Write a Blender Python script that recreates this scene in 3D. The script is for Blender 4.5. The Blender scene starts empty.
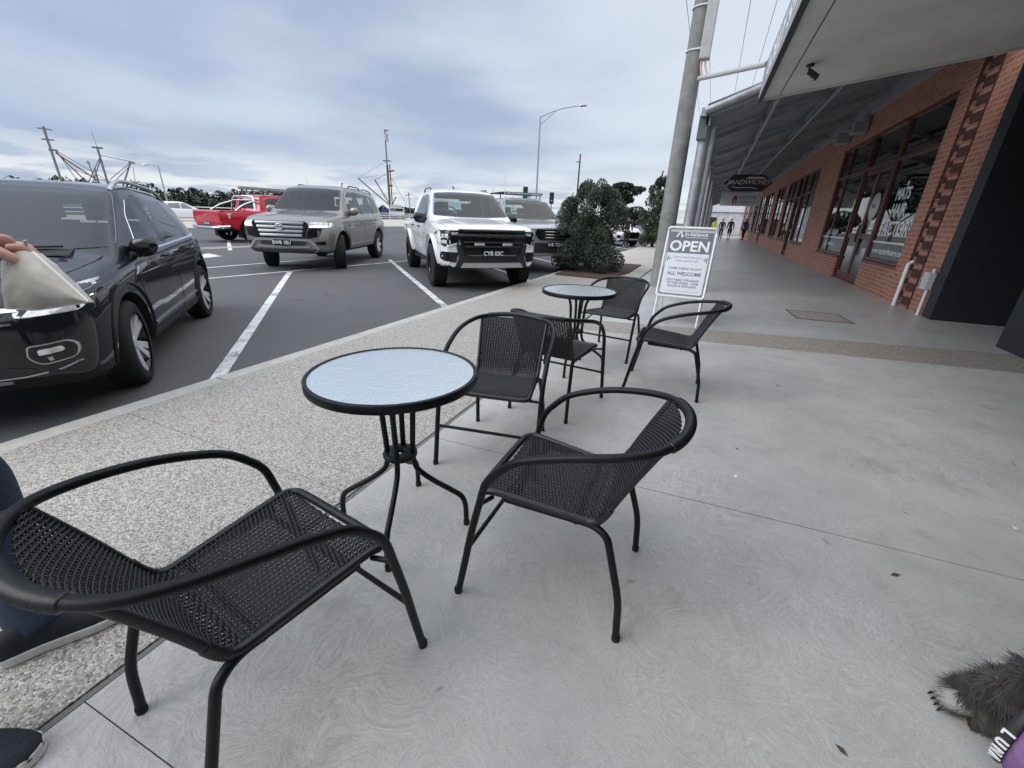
import bpy, bmesh, math, random
from math import sin, cos, pi, radians as R, sqrt, atan2
from mathutils import Vector, Matrix, Euler, noise as mnoise
from mathutils.bvhtree import BVHTree
random.seed(7)
scn = bpy.context.scene
col = scn.collection
V = Vector

# ------------------------------------------------------------------ helpers
def lerp(a, b, t): return a + (b - a) * t

def link(o, parent=None):
    col.objects.link(o)
    if parent: o.parent = parent
    return o

def tag(o, label=None, cat=None, group=None, kind=None):
    if label: o['label'] = label
    if cat: o['category'] = cat
    if group: o['group'] = group
    if kind: o['kind'] = kind
    return o

def thing(name, label, cat, loc=(0, 0, 0), rz=0.0, group=None):
    o = bpy.data.objects.new(name, None)
    o.empty_display_size = 0.1
    o.location = loc; o.rotation_euler = (0, 0, rz)
    link(o); return tag(o, label, cat, group)

def copy_tree(o, parent=None):
    c = o.copy(); link(c, parent)
    for ch in list(o.children): copy_tree(ch, c)
    return c

class MB:
    def __init__(s): s.v = []; s.f = []; s.m = []; s.sm = []
    def add(s, vs, fs, mi=0, smooth=False, M=None):
        b = len(s.v)
        for p in vs:
            p = V(p)
            s.v.append(tuple(M @ p) if M is not None else tuple(p))
        for f in fs:
            s.f.append(tuple(b + i for i in f)); s.m.append(mi); s.sm.append(smooth)
    def box(s, x0, x1, y0, y1, z0, z1, mi=0, M=None):
        vs = [(x0,y0,z0),(x1,y0,z0),(x1,y1,z0),(x0,y1,z0),(x0,y0,z1),(x1,y0,z1),(x1,y1,z1),(x0,y1,z1)]
        fs = [(0,3,2,1),(4,5,6,7),(0,1,5,4),(1,2,6,5),(2,3,7,6),(3,0,4,7)]
        s.add(vs, fs, mi, False, M)
    def prism(s, poly, z0, z1, mi=0, M=None):
        n = len(poly)
        a = sum(poly[i][0]*poly[(i+1)%n][1]-poly[(i+1)%n][0]*poly[i][1] for i in range(n))
        if a < 0: poly = poly[::-1]
        vs = [(p[0],p[1],z0) for p in poly] + [(p[0],p[1],z1) for p in poly]
        fs = [tuple(range(n))[::-1], tuple(range(n, 2*n))] + [(i,(i+1)%n,n+(i+1)%n,n+i) for i in range(n)]
        s.add(vs, fs, mi, False, M)
    def tube(s, pts, r, seg=10, mi=0, closed=False, caps=True, M=None, flat=1.0):
        pts = [V(p) for p in pts]; n = len(pts)
        rr = r if isinstance(r, (list, tuple)) else [r]*n
        T = []
        for i in range(n):
            if closed: t = pts[(i+1)%n]-pts[i-1]
            else: t = pts[min(i+1,n-1)]-pts[max(i-1,0)]
            T.append(t.normalized() if t.length > 1e-9 else V((0,0,1)))
        up = V((0,0,1)) if abs(T[0].z) < .9 else V((1,0,0))
        N = (up - T[0]*up.dot(T[0])).normalized()
        vs = []
        for i in range(n):
            if i: N = (N - T[i]*N.dot(T[i])).normalized()
            B = T[i].cross(N)
            for k in range(seg):
                a = 2*pi*k/seg
                vs.append(pts[i] + (N*cos(a)*flat + B*sin(a))*rr[i])
        fs = []
        for i in range(n if closed else n-1):
            j = (i+1) % n
            for k in range(seg):
                l = (k+1) % seg
                fs.append((i*seg+k, i*seg+l, j*seg+l, j*seg+k))
        s.add(vs, fs, mi, True, M)
        if caps and not closed:
            s.add(vs[:seg], [tuple(range(seg))[::-1]], mi, False, M)
            s.add(vs[-seg:], [tuple(range(seg))], mi, False, M)
    def lathe(s, prof, seg=24, mi=0, M=None, smooth=True, cap=False):
        n = len(prof); vs = []
        for r, z in prof:
            for k in range(seg):
                a = 2*pi*k/seg; vs.append((r*cos(a), r*sin(a), z))
        fs = []
        for i in range(n-1):
            for k in range(seg):
                l = (k+1) % seg
                fs.append((i*seg+k, i*seg+l, (i+1)*seg+l, (i+1)*seg+k))
        s.add(vs, fs, mi, smooth, M)
        if cap:
            s.add(vs[:seg], [tuple(range(seg))[::-1]], mi, False, M)
            s.add(vs[-seg:], [tuple(range(seg))], mi, False, M)
    def grid(s, P, mi=0, smooth=True, M=None, closed=False):
        n = len(P); m = len(P[0])
        vs = [p for row in P for p in row]; fs = []
        for i in range(n-1):
            for j in range(m if closed else m-1):
                k = (j+1) % m
                fs.append((i*m+j, i*m+k, (i+1)*m+k, (i+1)*m+j))
        s.add(vs, fs, mi, smooth, M)
    def build(s, name, mats, parent=None, bevel=0, loc=None, rz=None):
        me = bpy.data.meshes.new(name)
        me.from_pydata(s.v, [], s.f)
        if not isinstance(mats, (list, tuple)): mats = [mats]
        for m in mats: me.materials.append(m)
        me.polygons.foreach_set('material_index', s.m)
        me.polygons.foreach_set('use_smooth', s.sm)
        me.update()
        o = bpy.data.objects.new(name, me); link(o, parent)
        if bevel:
            b = o.modifiers.new('bevel', 'BEVEL'); b.width = bevel; b.segments = 2; b.limit_method = 'ANGLE'; b.angle_limit = R(40)
        if loc is not None: o.location = loc
        if rz is not None: o.rotation_euler = (0, 0, rz)
        return o

def smooth_path(pts, n=6):
    """Catmull-Rom through pts"""
    P = [V(p) for p in pts]; out = []
    for i in range(len(P)-1):
        p0 = P[max(i-1,0)]; p1 = P[i]; p2 = P[i+1]; p3 = P[min(i+2,len(P)-1)]
        for k in range(n):
            t = k/n
            out.append(0.5*((2*p1)+(p2-p0)*t+(2*p0-5*p1+4*p2-p3)*t*t+(3*p1-p0-3*p2+p3)*t**3))
    out.append(P[-1]); return out

def fillet(pts, r, n=6):
    """polyline with rounded corners of radius r"""
    P = [V(p) for p in pts]; out = [P[0]]
    for i in range(1, len(P)-1):
        a, b, c = P[i-1], P[i], P[i+1]
        d1 = (a-b); d2 = (c-b); rr = min(r, d1.length*.49, d2.length*.49)
        s0 = b+d1.normalized()*rr; s1 = b+d2.normalized()*rr
        for k in range(n+1):
            t = k/n
            out.append(s0*(1-t)**2 + b*2*t*(1-t) + s1*t*t)
    out.append(P[-1]); return out

def mesh_from_eval(o):
    dg = bpy.context.evaluated_depsgraph_get()
    e = o.evaluated_get(dg)
    return bpy.data.meshes.new_from_object(e, preserve_all_data_layers=False, depsgraph=dg)

_txtcache = {}
def text(body, size, mat, parent=None, M=None, name='lettering', depth=0.0015, bold=0.0, align='CENTER', sx=1.0, shear=0.0, space=1.0):
    cu = bpy.data.curves.new('lettering', 'FONT')
    cu.body = body; cu.size = size; cu.extrude = depth; cu.offset = bold*size
    cu.align_x = align; cu.align_y = 'CENTER'; cu.resolution_u = 3; cu.shear = shear; cu.space_character = space
    t = bpy.data.objects.new('lettering', cu); col.objects.link(t)
    t.scale = (sx, 1, 1)
    dg = bpy.context.evaluated_depsgraph_get(); dg.update()
    me = bpy.data.meshes.new_from_object(t.evaluated_get(dg))
    bpy.data.objects.remove(t); bpy.data.curves.remove(cu)
    for v in me.vertices: v.co.x *= sx
    me.materials.clear(); me.materials.append(mat); me.name = name
    o = bpy.data.objects.new(name, me); link(o, parent)
    if M is not None: o.matrix_local = M
    return o

def frame(loc, xdir, ydir):
    x = V(xdir).normalized(); z = x.cross(V(ydir)).normalized(); y = z.cross(x)
    m = Matrix((x, y, z)).transposed().to_4x4(); m.translation = V(loc); return m

# ------------------------------------------------------------------ materials
def mat(name, c, rough=.5, metal=0.0, var=0.0, vscale=6.0, bump=0.0, bscale=40.0, spec=.5, coat=0.0, alt=None, coatr=.03, emit=0, ior=None, sheen=0):
    m = bpy.data.materials.new(name); m.use_nodes = True
    nt = m.node_tree; b = nt.nodes['Principled BSDF']; L = nt.links
    c4 = (*c, 1)
    b.inputs['Base Color'].default_value = c4
    b.inputs['Roughness'].default_value = rough
    b.inputs['Metallic'].default_value = metal
    b.inputs['Specular IOR Level'].default_value = spec
    b.inputs['Coat Weight'].default_value = coat
    b.inputs['Coat Roughness'].default_value = coatr
    if ior: b.inputs['IOR'].default_value = ior
    if sheen: b.inputs['Sheen Weight'].default_value = sheen
    if emit:
        b.inputs['Emission Color'].default_value = c4; b.inputs['Emission Strength'].default_value = emit
    tc = nt.nodes.new('ShaderNodeTexCoord')
    if var or alt:
        n = nt.nodes.new('ShaderNodeTexNoise'); n.inputs['Scale'].default_value = vscale; n.inputs['Detail'].default_value = 5
        n.inputs['Roughness'].default_value = .65
        L.new(tc.outputs['Object'], n.inputs['Vector'])
        mx = nt.nodes.new('ShaderNodeMix'); mx.data_type = 'RGBA'
        a2 = alt if alt else tuple(x*(1-var) for x in c); a1 = c if alt else tuple(min(1, x*(1+var)) for x in c)
        mx.inputs['A'].default_value = (*a1, 1); mx.inputs['B'].default_value = (*a2, 1)
        mr = nt.nodes.new('ShaderNodeMapRange'); mr.inputs['From Min'].default_value = .3; mr.inputs['From Max'].default_value = .7
        L.new(n.outputs['Fac'], mr.inputs['Value']); L.new(mr.outputs['Result'], mx.inputs['Factor'])
        L.new(mx.outputs['Result'], b.inputs['Base Color'])
        mr2 = nt.nodes.new('ShaderNodeMapRange'); mr2.inputs['To Min'].default_value = max(0, rough-.06); mr2.inputs['To Max'].default_value = min(1, rough+.08)
        L.new(n.outputs['Fac'], mr2.inputs['Value']); L.new(mr2.outputs['Result'], b.inputs['Roughness'])
    if bump:
        n2 = nt.nodes.new('ShaderNodeTexNoise'); n2.inputs['Scale'].default_value = bscale; n2.inputs['Detail'].default_value = 4
        L.new(tc.outputs['Object'], n2.inputs['Vector'])
        bp = nt.nodes.new('ShaderNodeBump'); bp.inputs['Strength'].default_value = bump; bp.inputs['Distance'].default_value = .01
        L.new(n2.outputs['Fac'], bp.inputs['Height']); L.new(bp.outputs['Normal'], b.inputs['Normal'])
    return m

class NT:
    """tiny node-graph helper"""
    def __init__(s, name):
        s.m = bpy.data.materials.new(name); s.m.use_nodes = True; s.t = s.m.node_tree
        s.b = s.t.nodes['Principled BSDF']; s.tc = s.t.nodes.new('ShaderNodeTexCoord')
    def n(s, typ, ins=None, **kw):
        nd = s.t.nodes.new(typ)
        for k, v in kw.items(): setattr(nd, k, v)
        for k, v in (ins or {}).items(): s.set(nd.inputs[k], v)
        return nd
    def set(s, sock, v):
        if hasattr(v, 'is_output') or isinstance(v, bpy.types.NodeSocket): s.t.links.new(v, sock)
        elif isinstance(v, (tuple, list)) and len(v) == 3 and sock.type == 'RGBA': sock.default_value = (*v, 1)
        else: sock.default_value = v
    def math(s, op, a, b=0.0, c=0.0):
        nd = s.t.nodes.new('ShaderNodeMath'); nd.operation = op
        s.set(nd.inputs[0], a); s.set(nd.inputs[1], b); s.set(nd.inputs[2], c); return nd.outputs[0]
    def mix(s, f, a, b, blend='MIX'):
        nd = s.t.nodes.new('ShaderNodeMix'); nd.data_type = 'RGBA'; nd.blend_type = blend
        s.set(nd.inputs['Factor'], f); s.set(nd.inputs['A'], a); s.set(nd.inputs['B'], b); return nd.outputs['Result']
    def noise(s, scale, detail=4, rough=.6, vec=None, dist=0.0):
        nd = s.n('ShaderNodeTexNoise', {'Scale': scale, 'Detail': detail, 'Roughness': rough, 'Distortion': dist})
        s.t.links.new(vec or s.tc.outputs['Object'], nd.inputs['Vector']); return nd.outputs['Fac']
    def rng(s, v, a, b, c=0.0, d=1.0):
        nd = s.n('ShaderNodeMapRange', {'From Min': a, 'From Max': b, 'To Min': c, 'To Max': d}); s.set(nd.inputs['Value'], v); return nd.outputs['Result']
    def bump(s, h, strength=.3, dist=.005):
        nd = s.n('ShaderNodeBump', {'Strength': strength, 'Distance': dist}); s.set(nd.inputs['Height'], h)
        s.t.links.new(nd.outputs['Normal'], s.b.inputs['Normal'])

def concrete_swirl(name, base, dark, amp=1.0, rough=.75, scale=2.2):
    g = NT(name); O = g.tc.outputs['Object']
    flat = g.n('ShaderNodeVectorMath', {0: O, 1: (1, 1, 0)}, operation='MULTIPLY').outputs[0]
    warp = g.n('ShaderNodeTexNoise', {'Scale': 1.6, 'Detail': 2}); g.t.links.new(flat, warp.inputs['Vector'])
    w2 = g.n('ShaderNodeVectorMath', {0: warp.outputs['Color'], 'Scale': .8}, operation='SCALE').outputs[0]
    pos = g.n('ShaderNodeVectorMath', {0: flat, 1: w2}, operation='ADD').outputs[0]
    arcs = []
    for sc, off in ((scale, 0.0), (scale*1.37, 7.3)):
        p = g.n('ShaderNodeVectorMath', {0: pos, 1: (off, off*.6, 0)}, operation='ADD').outputs[0]
        vo = g.n('ShaderNodeTexVoronoi', {'Scale': sc, 'Randomness': 1.0}, voronoi_dimensions='2D'); g.t.links.new(p, vo.inputs['Vector'])
        ps = g.n('ShaderNodeVectorMath', {0: p, 'Scale': 1.0}, operation='SCALE').outputs[0]
        d = g.n('ShaderNodeVectorMath', {0: ps, 1: vo.outputs['Position']}, operation='SUBTRACT').outputs[0]
        sp = g.n('ShaderNodeSeparateXYZ', {0: d})
        ang = g.math('ARCTAN2', sp.outputs[1], sp.outputs[0])
        ln = g.n('ShaderNodeVectorMath', {0: d}, operation='LENGTH').outputs['Value']
        cb = g.n('ShaderNodeCombineXYZ', {0: g.math('MULTIPLY', ln, 200.0), 1: g.math('MULTIPLY', ang, 9.0), 2: g.math('MULTIPLY', vo.outputs['Color'], 40.0)})
        arcs.append(g.noise(1.0, 3, .7, cb.outputs[0]))
    arc = g.math('MULTIPLY', g.math('ADD', arcs[0], arcs[1]), .5)
    big = g.noise(.9, 6, .62); mid = g.noise(5.0, 5, .65); fine = g.noise(230, 3, .75)
    f = g.math('ADD', g.math('MULTIPLY', g.math('ADD', g.math('MULTIPLY', g.math('SUBTRACT', g.rng(arc, .36, .64), .5), g.rng(g.noise(.8, 3, .6), .35, .62, .15, 1.5)), .5), .54*amp), g.math('MULTIPLY', g.rng(big, .32, .68), .42))
    f = g.math('ADD', f, g.math('MULTIPLY', g.rng(mid, .3, .7), .22)); f = g.math('ADD', f, g.math('MULTIPLY', g.math('SUBTRACT', g.rng(fine, .3, .7), .25), .42))
    c = g.mix(f, dark, base)
    spots = g.noise(3.3, 3, .5); sm = g.rng(spots, .69, .75)
    c = g.mix(g.math('MULTIPLY', sm, .32), c, tuple(x*.45 for x in dark))
    gv = g.n('ShaderNodeTexVoronoi', {'Scale': 2.6, 'Randomness': 1.0}, voronoi_dimensions='2D'); g.t.links.new(pos, gv.inputs['Vector'])
    gs = g.n('ShaderNodeSeparateColor', {0: gv.outputs['Color']})
    gum = g.math('MULTIPLY', g.rng(g.math('ADD', gv.outputs['Distance'], g.math('MULTIPLY', g.noise(45, 3, .6), .05)), .068, .045), g.rng(gs.outputs[0], .83, .87))
    c = g.mix(g.math('MULTIPLY', gum, .42), c, tuple(x*.35 for x in dark))
    drip = g.rng(g.noise(1.15, 6, .72), .57, .72); c = g.mix(g.math('MULTIPLY', drip, .5), c, tuple(x*.62 for x in dark))
    pale = g.rng(g.noise(2.1, 5, .7), .62, .74)
    c = g.mix(g.math('MULTIPLY', pale, .4), c, tuple(min(.8, x*1.22) for x in base))
    g.set(g.b.inputs['Base Color'], c); g.set(g.b.inputs['Roughness'], g.rng(mid, .2, .8, rough-.1, rough+.1))
    g.bump(g.math('ADD', g.math('MULTIPLY', arc, 1.0), g.math('MULTIPLY', fine, .6)), .6*amp+.1, .004)
    return g.m

def aggregate(name, tint=(1, 1, 1), scale=105.0):
    g = NT(name); O = g.tc.outputs['Object']
    vo = g.n('ShaderNodeTexVoronoi', {'Scale': scale, 'Randomness': 1.0}, voronoi_dimensions='2D'); g.t.links.new(O, vo.inputs['Vector'])
    ve = g.n('ShaderNodeTexVoronoi', {'Scale': scale, 'Randomness': 1.0}, voronoi_dimensions='2D', feature='DISTANCE_TO_EDGE'); g.t.links.new(O, ve.inputs['Vector'])
    sp = g.n('ShaderNodeSeparateColor', {0: vo.outputs['Color']})
    cr = g.n('ShaderNodeValToRGB'); g.t.links.new(sp.outputs[0], cr.inputs[0])
    e = cr.color_ramp; e.interpolation = 'LINEAR'
    cols = [(0, (.10, .095, .09)), (.18, (.22, .205, .19)), (.4, (.37, .345, .31)), (.62, (.46, .43, .39)), (.82, (.58, .55, .50)), (1, (.68, .66, .63))]
    e.elements[0].position = 0; e.elements[0].color = (*[a*b for a, b in zip(cols[0][1], tint)], 1)
    e.elements[1].position = 1; e.elements[1].color = (*[a*b for a, b in zip(cols[-1][1], tint)], 1)
    for p, c in cols[1:-1]:
        k = e.elements.new(p); k.color = (*[a*b for a, b in zip(c, tint)], 1)
    edge = g.rng(ve.outputs['Distance'], .0, .16)
    c = g.mix(edge, tuple(.30*t for t in tint), cr.outputs[0])
    big = g.noise(1.1, 5, .6)
    c = g.mix(g.rng(big, .3, .7, 0, .22), c, (.24, .22, .20))
    st = g.rng(g.noise(2.6, 4, .6), .66, .75)
    c = g.mix(g.math('MULTIPLY', st, .25), c, (.14, .13, .12))
    g.set(g.b.inputs['Base Color'], c); g.b.inputs['Roughness'].default_value = .6
    g.bump(g.math('MULTIPLY', g.math('MINIMUM', ve.outputs['Distance'], .3), 2.0), .6, .004)
    return g.m

def brick(name, c1, c2, mortar, axis='y', bw=.23, bh=.076, ms=.010, rough=.85, paint=None):
    g = NT(name); sp = g.n('ShaderNodeSeparateXYZ', {0: g.tc.outputs['Object']})
    hsrc = sp.outputs[1] if axis == 'y' else sp.outputs[0]
    cb = g.n('ShaderNodeCombineXYZ', {0: hsrc, 1: sp.outputs[2]})
    bt = g.n('ShaderNodeTexBrick', {'Scale': 1.0, 'Mortar Size': ms, 'Mortar Smooth': .3, 'Bias': 0.0, 'Brick Width': bw, 'Row Height': bh,
             'Color1': c1, 'Color2': c2, 'Mortar': mortar}); g.t.links.new(cb.outputs[0], bt.inputs['Vector'])
    v = g.noise(9.0, 5, .6); v2 = g.noise(.8, 4, .6)
    if paint:
        c = g.mix(g.rng(v, .3, .75, 0, .5), paint, tuple(x*1.9 for x in paint))
        chip = g.rng(g.noise(5.5, 6, .75), .70, .72); c = g.mix(g.math('MULTIPLY', chip, .35), c, (.12, .13, .14))
    else:
        c = g.mix(g.rng(v, .3, .7, 0, .3), bt.outputs['Color'], tuple(x*.5 for x in c1))
        c = g.mix(g.rng(v2, .35, .75, 0, .25), c, tuple(x*.75 for x in c2))
    g.set(g.b.inputs['Base Color'], c); g.b.inputs['Roughness'].default_value = rough
    h = g.math('ADD', g.math('MULTIPLY', bt.outputs['Fac'], -1.0), g.math('MULTIPLY', v, .25))
    g.bump(h, .5, .006)
    return g.m

def asphalt(name):
    g = NT(name)
    f = g.noise(120, 4, .8); m = g.noise(1.3, 6, .65); b = g.noise(.16, 5, .6)
    c = g.mix(g.rng(f, .25, .75), (.04, .041, .044), (.14, .14, .143))
    c = g.mix(g.rng(m, .35, .7, 0, .35), c, (.045, .045, .048))
    c = g.mix(g.rng(b, .4, .65, 0, .35), c, (.12, .12, .122))
    oil = g.rng(g.noise(.75, 4, .6), .66, .72); c = g.mix(g.math('MULTIPLY', oil, .5), c, (.022, .022, .024))
    wp = g.n('ShaderNodeTexNoise', {'Scale': 1.2, 'Detail': 5}); g.t.links.new(g.tc.outputs['Object'], wp.inputs['Vector'])
    wv = g.n('ShaderNodeVectorMath', {0: g.tc.outputs['Object'], 1: g.n('ShaderNodeVectorMath', {0: wp.outputs['Color'], 'Scale': 1.6}, operation='SCALE').outputs[0]}, operation='ADD').outputs[0]
    cr = g.n('ShaderNodeTexVoronoi', {'Scale': .22}, voronoi_dimensions='2D', feature='DISTANCE_TO_EDGE'); g.t.links.new(wv, cr.inputs['Vector'])
    crack = g.math('MULTIPLY', g.rng(cr.outputs['Distance'], .0025, .0, 0, 1), g.rng(b, .42, .56))
    c = g.mix(g.math('MULTIPLY', crack, .8), c, (.016, .016, .017))
    pat = g.n('ShaderNodeTexVoronoi', {'Scale': .11, 'Randomness': .8}, voronoi_dimensions='2D', distance='CHEBYCHEV'); g.t.links.new(g.tc.outputs['Object'], pat.inputs['Vector'])
    ps = g.n('ShaderNodeSeparateColor', {0: pat.outputs['Color']}); c = g.mix(g.rng(ps.outputs[0], .62, .66, 0, .3), c, (.05, .05, .052))
    g.set(g.b.inputs['Base Color'], c); g.b.inputs['Roughness'].default_value = .8
    g.bump(f, .5, .004); return g.m

def paint_line(name):
    g = NT(name); f = g.noise(60, 4, .75); m = g.noise(4, 4, .6)
    w = g.math('ADD', g.math('MULTIPLY', f, .6), g.math('MULTIPLY', m, .4))
    c = g.mix(g.rng(w, .40, .50), (.15, .15, .155), (.70, .71, .72))
    g.set(g.b.inputs['Base Color'], c); g.b.inputs['Roughness'].default_value = .7; return g.m

def glass_pane(name, tint=(.8, .9, .88), refl=1.0, ior=2.1):
    m = bpy.data.materials.new(name); m.use_nodes = True; nt = m.node_tree; nt.nodes.clear()
    out = nt.nodes.new('ShaderNodeOutputMaterial'); tr = nt.nodes.new('ShaderNodeBsdfTransparent'); gl = nt.nodes.new('ShaderNodeBsdfGlossy')
    tr.inputs[0].default_value = (*tint, 1); gl.inputs['Roughness'].default_value = .01; gl.inputs['Color'].default_value = (refl, refl, refl, 1)
    fr = nt.nodes.new('ShaderNodeFresnel'); fr.inputs[0].default_value = ior
    mx = nt.nodes.new('ShaderNodeMixShader')
    nt.links.new(fr.outputs[0], mx.inputs[0]); nt.links.new(tr.outputs[0], mx.inputs[1]); nt.links.new(gl.outputs[0], mx.inputs[2]); nt.links.new(mx.outputs[0], out.inputs[0])
    return m

def foliage(name, a, b, scale=2.5):
    g = NT(name); f = g.noise(scale, 4, .6); f2 = g.noise(scale*9, 3, .6)
    w = g.math('ADD', g.math('MULTIPLY', g.rng(f, .35, .65), .6), g.math('MULTIPLY', g.rng(f2, .3, .7), .4))
    g.set(g.b.inputs['Base Color'], g.mix(w, a, b)); g.b.inputs['Roughness'].default_value = .55; g.b.inputs['Specular IOR Level'].default_value = .35
    return g.m

M = {}
M['concrete'] = concrete_swirl('concrete_swirl', (.56, .545, .52), (.25, .243, .232), .9)
M['concrete_far'] = concrete_swirl('concrete_smooth', (.56, .56, .55), (.30, .30, .297), .6, .36, 1.3)
M['concrete_pale'] = concrete_swirl('concrete_pale', (.50, .47, .42), (.38, .355, .32), .4, .8, 1.0)
M['aggregate'] = aggregate('exposed_aggregate', (1.04, 1.03, 1.01), 145); M['aggregate_band'] = aggregate('aggregate_band', (.92, .88, .82), 120)
M['kerb'] = mat('kerb_concrete', (.44, .425, .40), .8, var=.18, vscale=7, bump=.3, bscale=80)
M['asphalt'] = asphalt('asphalt'); M['line'] = paint_line('line_paint')
M['joint'] = mat('joint_filler', (.05, .05, .05), .9)
M['powder'] = mat('black_powder_coat', (.005, .0055, .007), .42, spec=.28, var=.3, vscale=30, bump=.05, bscale=300)
M['wicker'] = mat('black_wicker', (.014, .015, .018), .36, spec=.5, var=.35, vscale=60)
M['rubber'] = mat('rubber', (.010, .010, .011), .8, var=.3, vscale=20, bump=.2, bscale=120)
M['plastic'] = mat('black_plastic', (.022, .022, .024), .55, bump=.1, bscale=300)
M['gloss_black'] = mat('gloss_black', (.01, .01, .011), .12)
M['under'] = mat('underbody', (.012, .012, .012), .9)
M['chrome'] = mat('chrome', (.75, .76, .78), .12, 1.0)
M['satin'] = mat('satin_metal', (.52, .53, .55), .34, .85)
M['alloy'] = mat('machined_alloy', (.62, .63, .65), .35, .15)
M['darkalloy'] = mat('dark_alloy', (.03, .03, .033), .35, .3)
M['autoglass'] = mat('car_glass', (.035, .045, .05), .02, spec=.9, ior=1.75)
M['screenglass'] = mat('windscreen_glass', (.010, .015, .018), .02, spec=.25, ior=1.4, alt=(.035, .042, .044), vscale=3.5)
M['carpane'] = glass_pane('car_window', (.62, .70, .69), ior=1.6); M['cabin'] = mat('car_interior', (.018, .018, .02), .8, var=.3, vscale=8)
M['lampglass'] = mat('lamp_lens', (.66, .69, .72), .08, .30, var=.5, vscale=14)
M['lamplit'] = mat('lit_lamp', (1, .97, .85), .2, emit=1.0)
M['redlens'] = mat('red_lens', (.35, .01, .012), .12)
M['seam'] = mat('panel_gap', (.006, .006, .006), .8)
def carpaint(n, c, metal=.0, rough=.28):
    return mat(n, c, rough, metal, coat=1.0, coatr=.02, var=.04, vscale=3, spec=.12)
M['paint_black'] = carpaint('paint_deep_black', (.004, .005, .008), .0, .5)
M['paint_grey'] = carpaint('paint_bronze_grey', (.25, .235, .222), .55, .34)
M['paint_white'] = carpaint('paint_white', (.80, .81, .83))
M['paint_red'] = carpaint('paint_red', (.50, .012, .035), .1)
M['paint_silver'] = carpaint('paint_silver', (.42, .44, .46), .6, .32)
M['white'] = mat('white_paint', (.78, .79, .80), .5, var=.08, vscale=9)
M['pole'] = mat('weathered_concrete_pole', (.23, .23, .22), .85, var=.28, vscale=5, bump=.35, bscale=60)
M['galv'] = mat('galvanised_steel', (.36, .37, .38), .5, .55, var=.2, vscale=8)
M['conduit'] = mat('grey_conduit', (.42, .42, .41), .6, var=.12, vscale=10)
M['pvcorange'] = mat('faded_orange_conduit', (.62, .42, .36), .6)
M['soffit'] = mat('soffit_sheet', (.62, .615, .58), .7, var=.14, vscale=1.2, bump=.1, bscale=12)
M['fascia'] = mat('fascia_grey', (.33, .34, .36), .6, var=.12, vscale=3)
M['roofsheet'] = mat('verandah_sheet', (.22, .23, .25), .5, .3, var=.25, vscale=2)
M['steelbeam'] = mat('verandah_beam', (.26, .27, .29), .55, var=.2, vscale=5)
M['brick'] = brick('red_brick', (.45, .19, .125), (.32, .12, .082), (.44, .34, .28))
M['brickx'] = brick('red_brick_return', (.36, .135, .085), (.26, .088, .055), (.30, .22, .18), 'x')
M['brickdark_notch'] = mat('dark_brick_and_notch_shade', (.065, .028, .022), .85, var=.3, vscale=14, bump=.3, bscale=60)
M['blackwall'] = brick('black_painted_brick', (.02, .022, .026), (.02, .022, .026), (.02, .022, .026), 'y', paint=(.011, .013, .017), rough=.62)
M['blackwallx'] = brick('black_painted_brick_return', (.02, .022, .026), (.02, .022, .026), (.02, .022, .026), 'x', paint=(.011, .013, .017), rough=.62)
M['timber'] = mat('oxblood_timber', (.095, .022, .018), .42, var=.25, vscale=10)
M['timberdark'] = mat('dark_timber', (.035, .018, .016), .45, var=.25, vscale=10)
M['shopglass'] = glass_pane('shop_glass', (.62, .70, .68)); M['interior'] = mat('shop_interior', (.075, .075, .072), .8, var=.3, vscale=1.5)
M['interiorfloor'] = mat('shop_floor', (.16, .14, .12), .5); M['display'] = mat('display_goods', (.35, .33, .30), .6, var=.6, vscale=7)
M['film'] = mat('dark_green_film', (.018, .04, .038), .25); M['glow'] = mat('downlight', (1, .86, .6), .3, emit=9.0)
M['mulch'] = mat('bark_mulch', (.085, .055, .04), .95, var=.6, vscale=45, bump=.9, bscale=70)
M['bushleaf'] = foliage('coast_bush_leaf', (.026, .040, .026), (.105, .125, .09)); M['bushleaf2'] = foliage('dark_cypress_leaf', (.012, .022, .014), (.042, .060, .036), .8)
M['treeleaf'] = foliage('scrub_leaf', (.020, .034, .022), (.05, .062, .036), .12); M['bark'] = mat('bark', (.11, .085, .065), .9, var=.35, vscale=12, bump=.4, bscale=30)
M['skin'] = mat('skin', (.56, .33, .26), .5, var=.10, vscale=25); M['denim'] = mat('dark_denim', (.018, .030, .055), .85, var=.35, vscale=60, bump=.25, bscale=300)
M['shoe'] = mat('black_knit_shoe', (.014, .016, .024), .8, var=.3, vscale=80, bump=.3, bscale=200); M['sole'] = mat('white_sole', (.66, .65, .62), .6, var=.12, vscale=20)
M['jumper'] = mat('navy_jumper', (.03, .035, .05), .9, bump=.3, bscale=150); M['hair'] = mat('brown_hair', (.06, .04, .03), .7, bump=.4, bscale=80)
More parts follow.
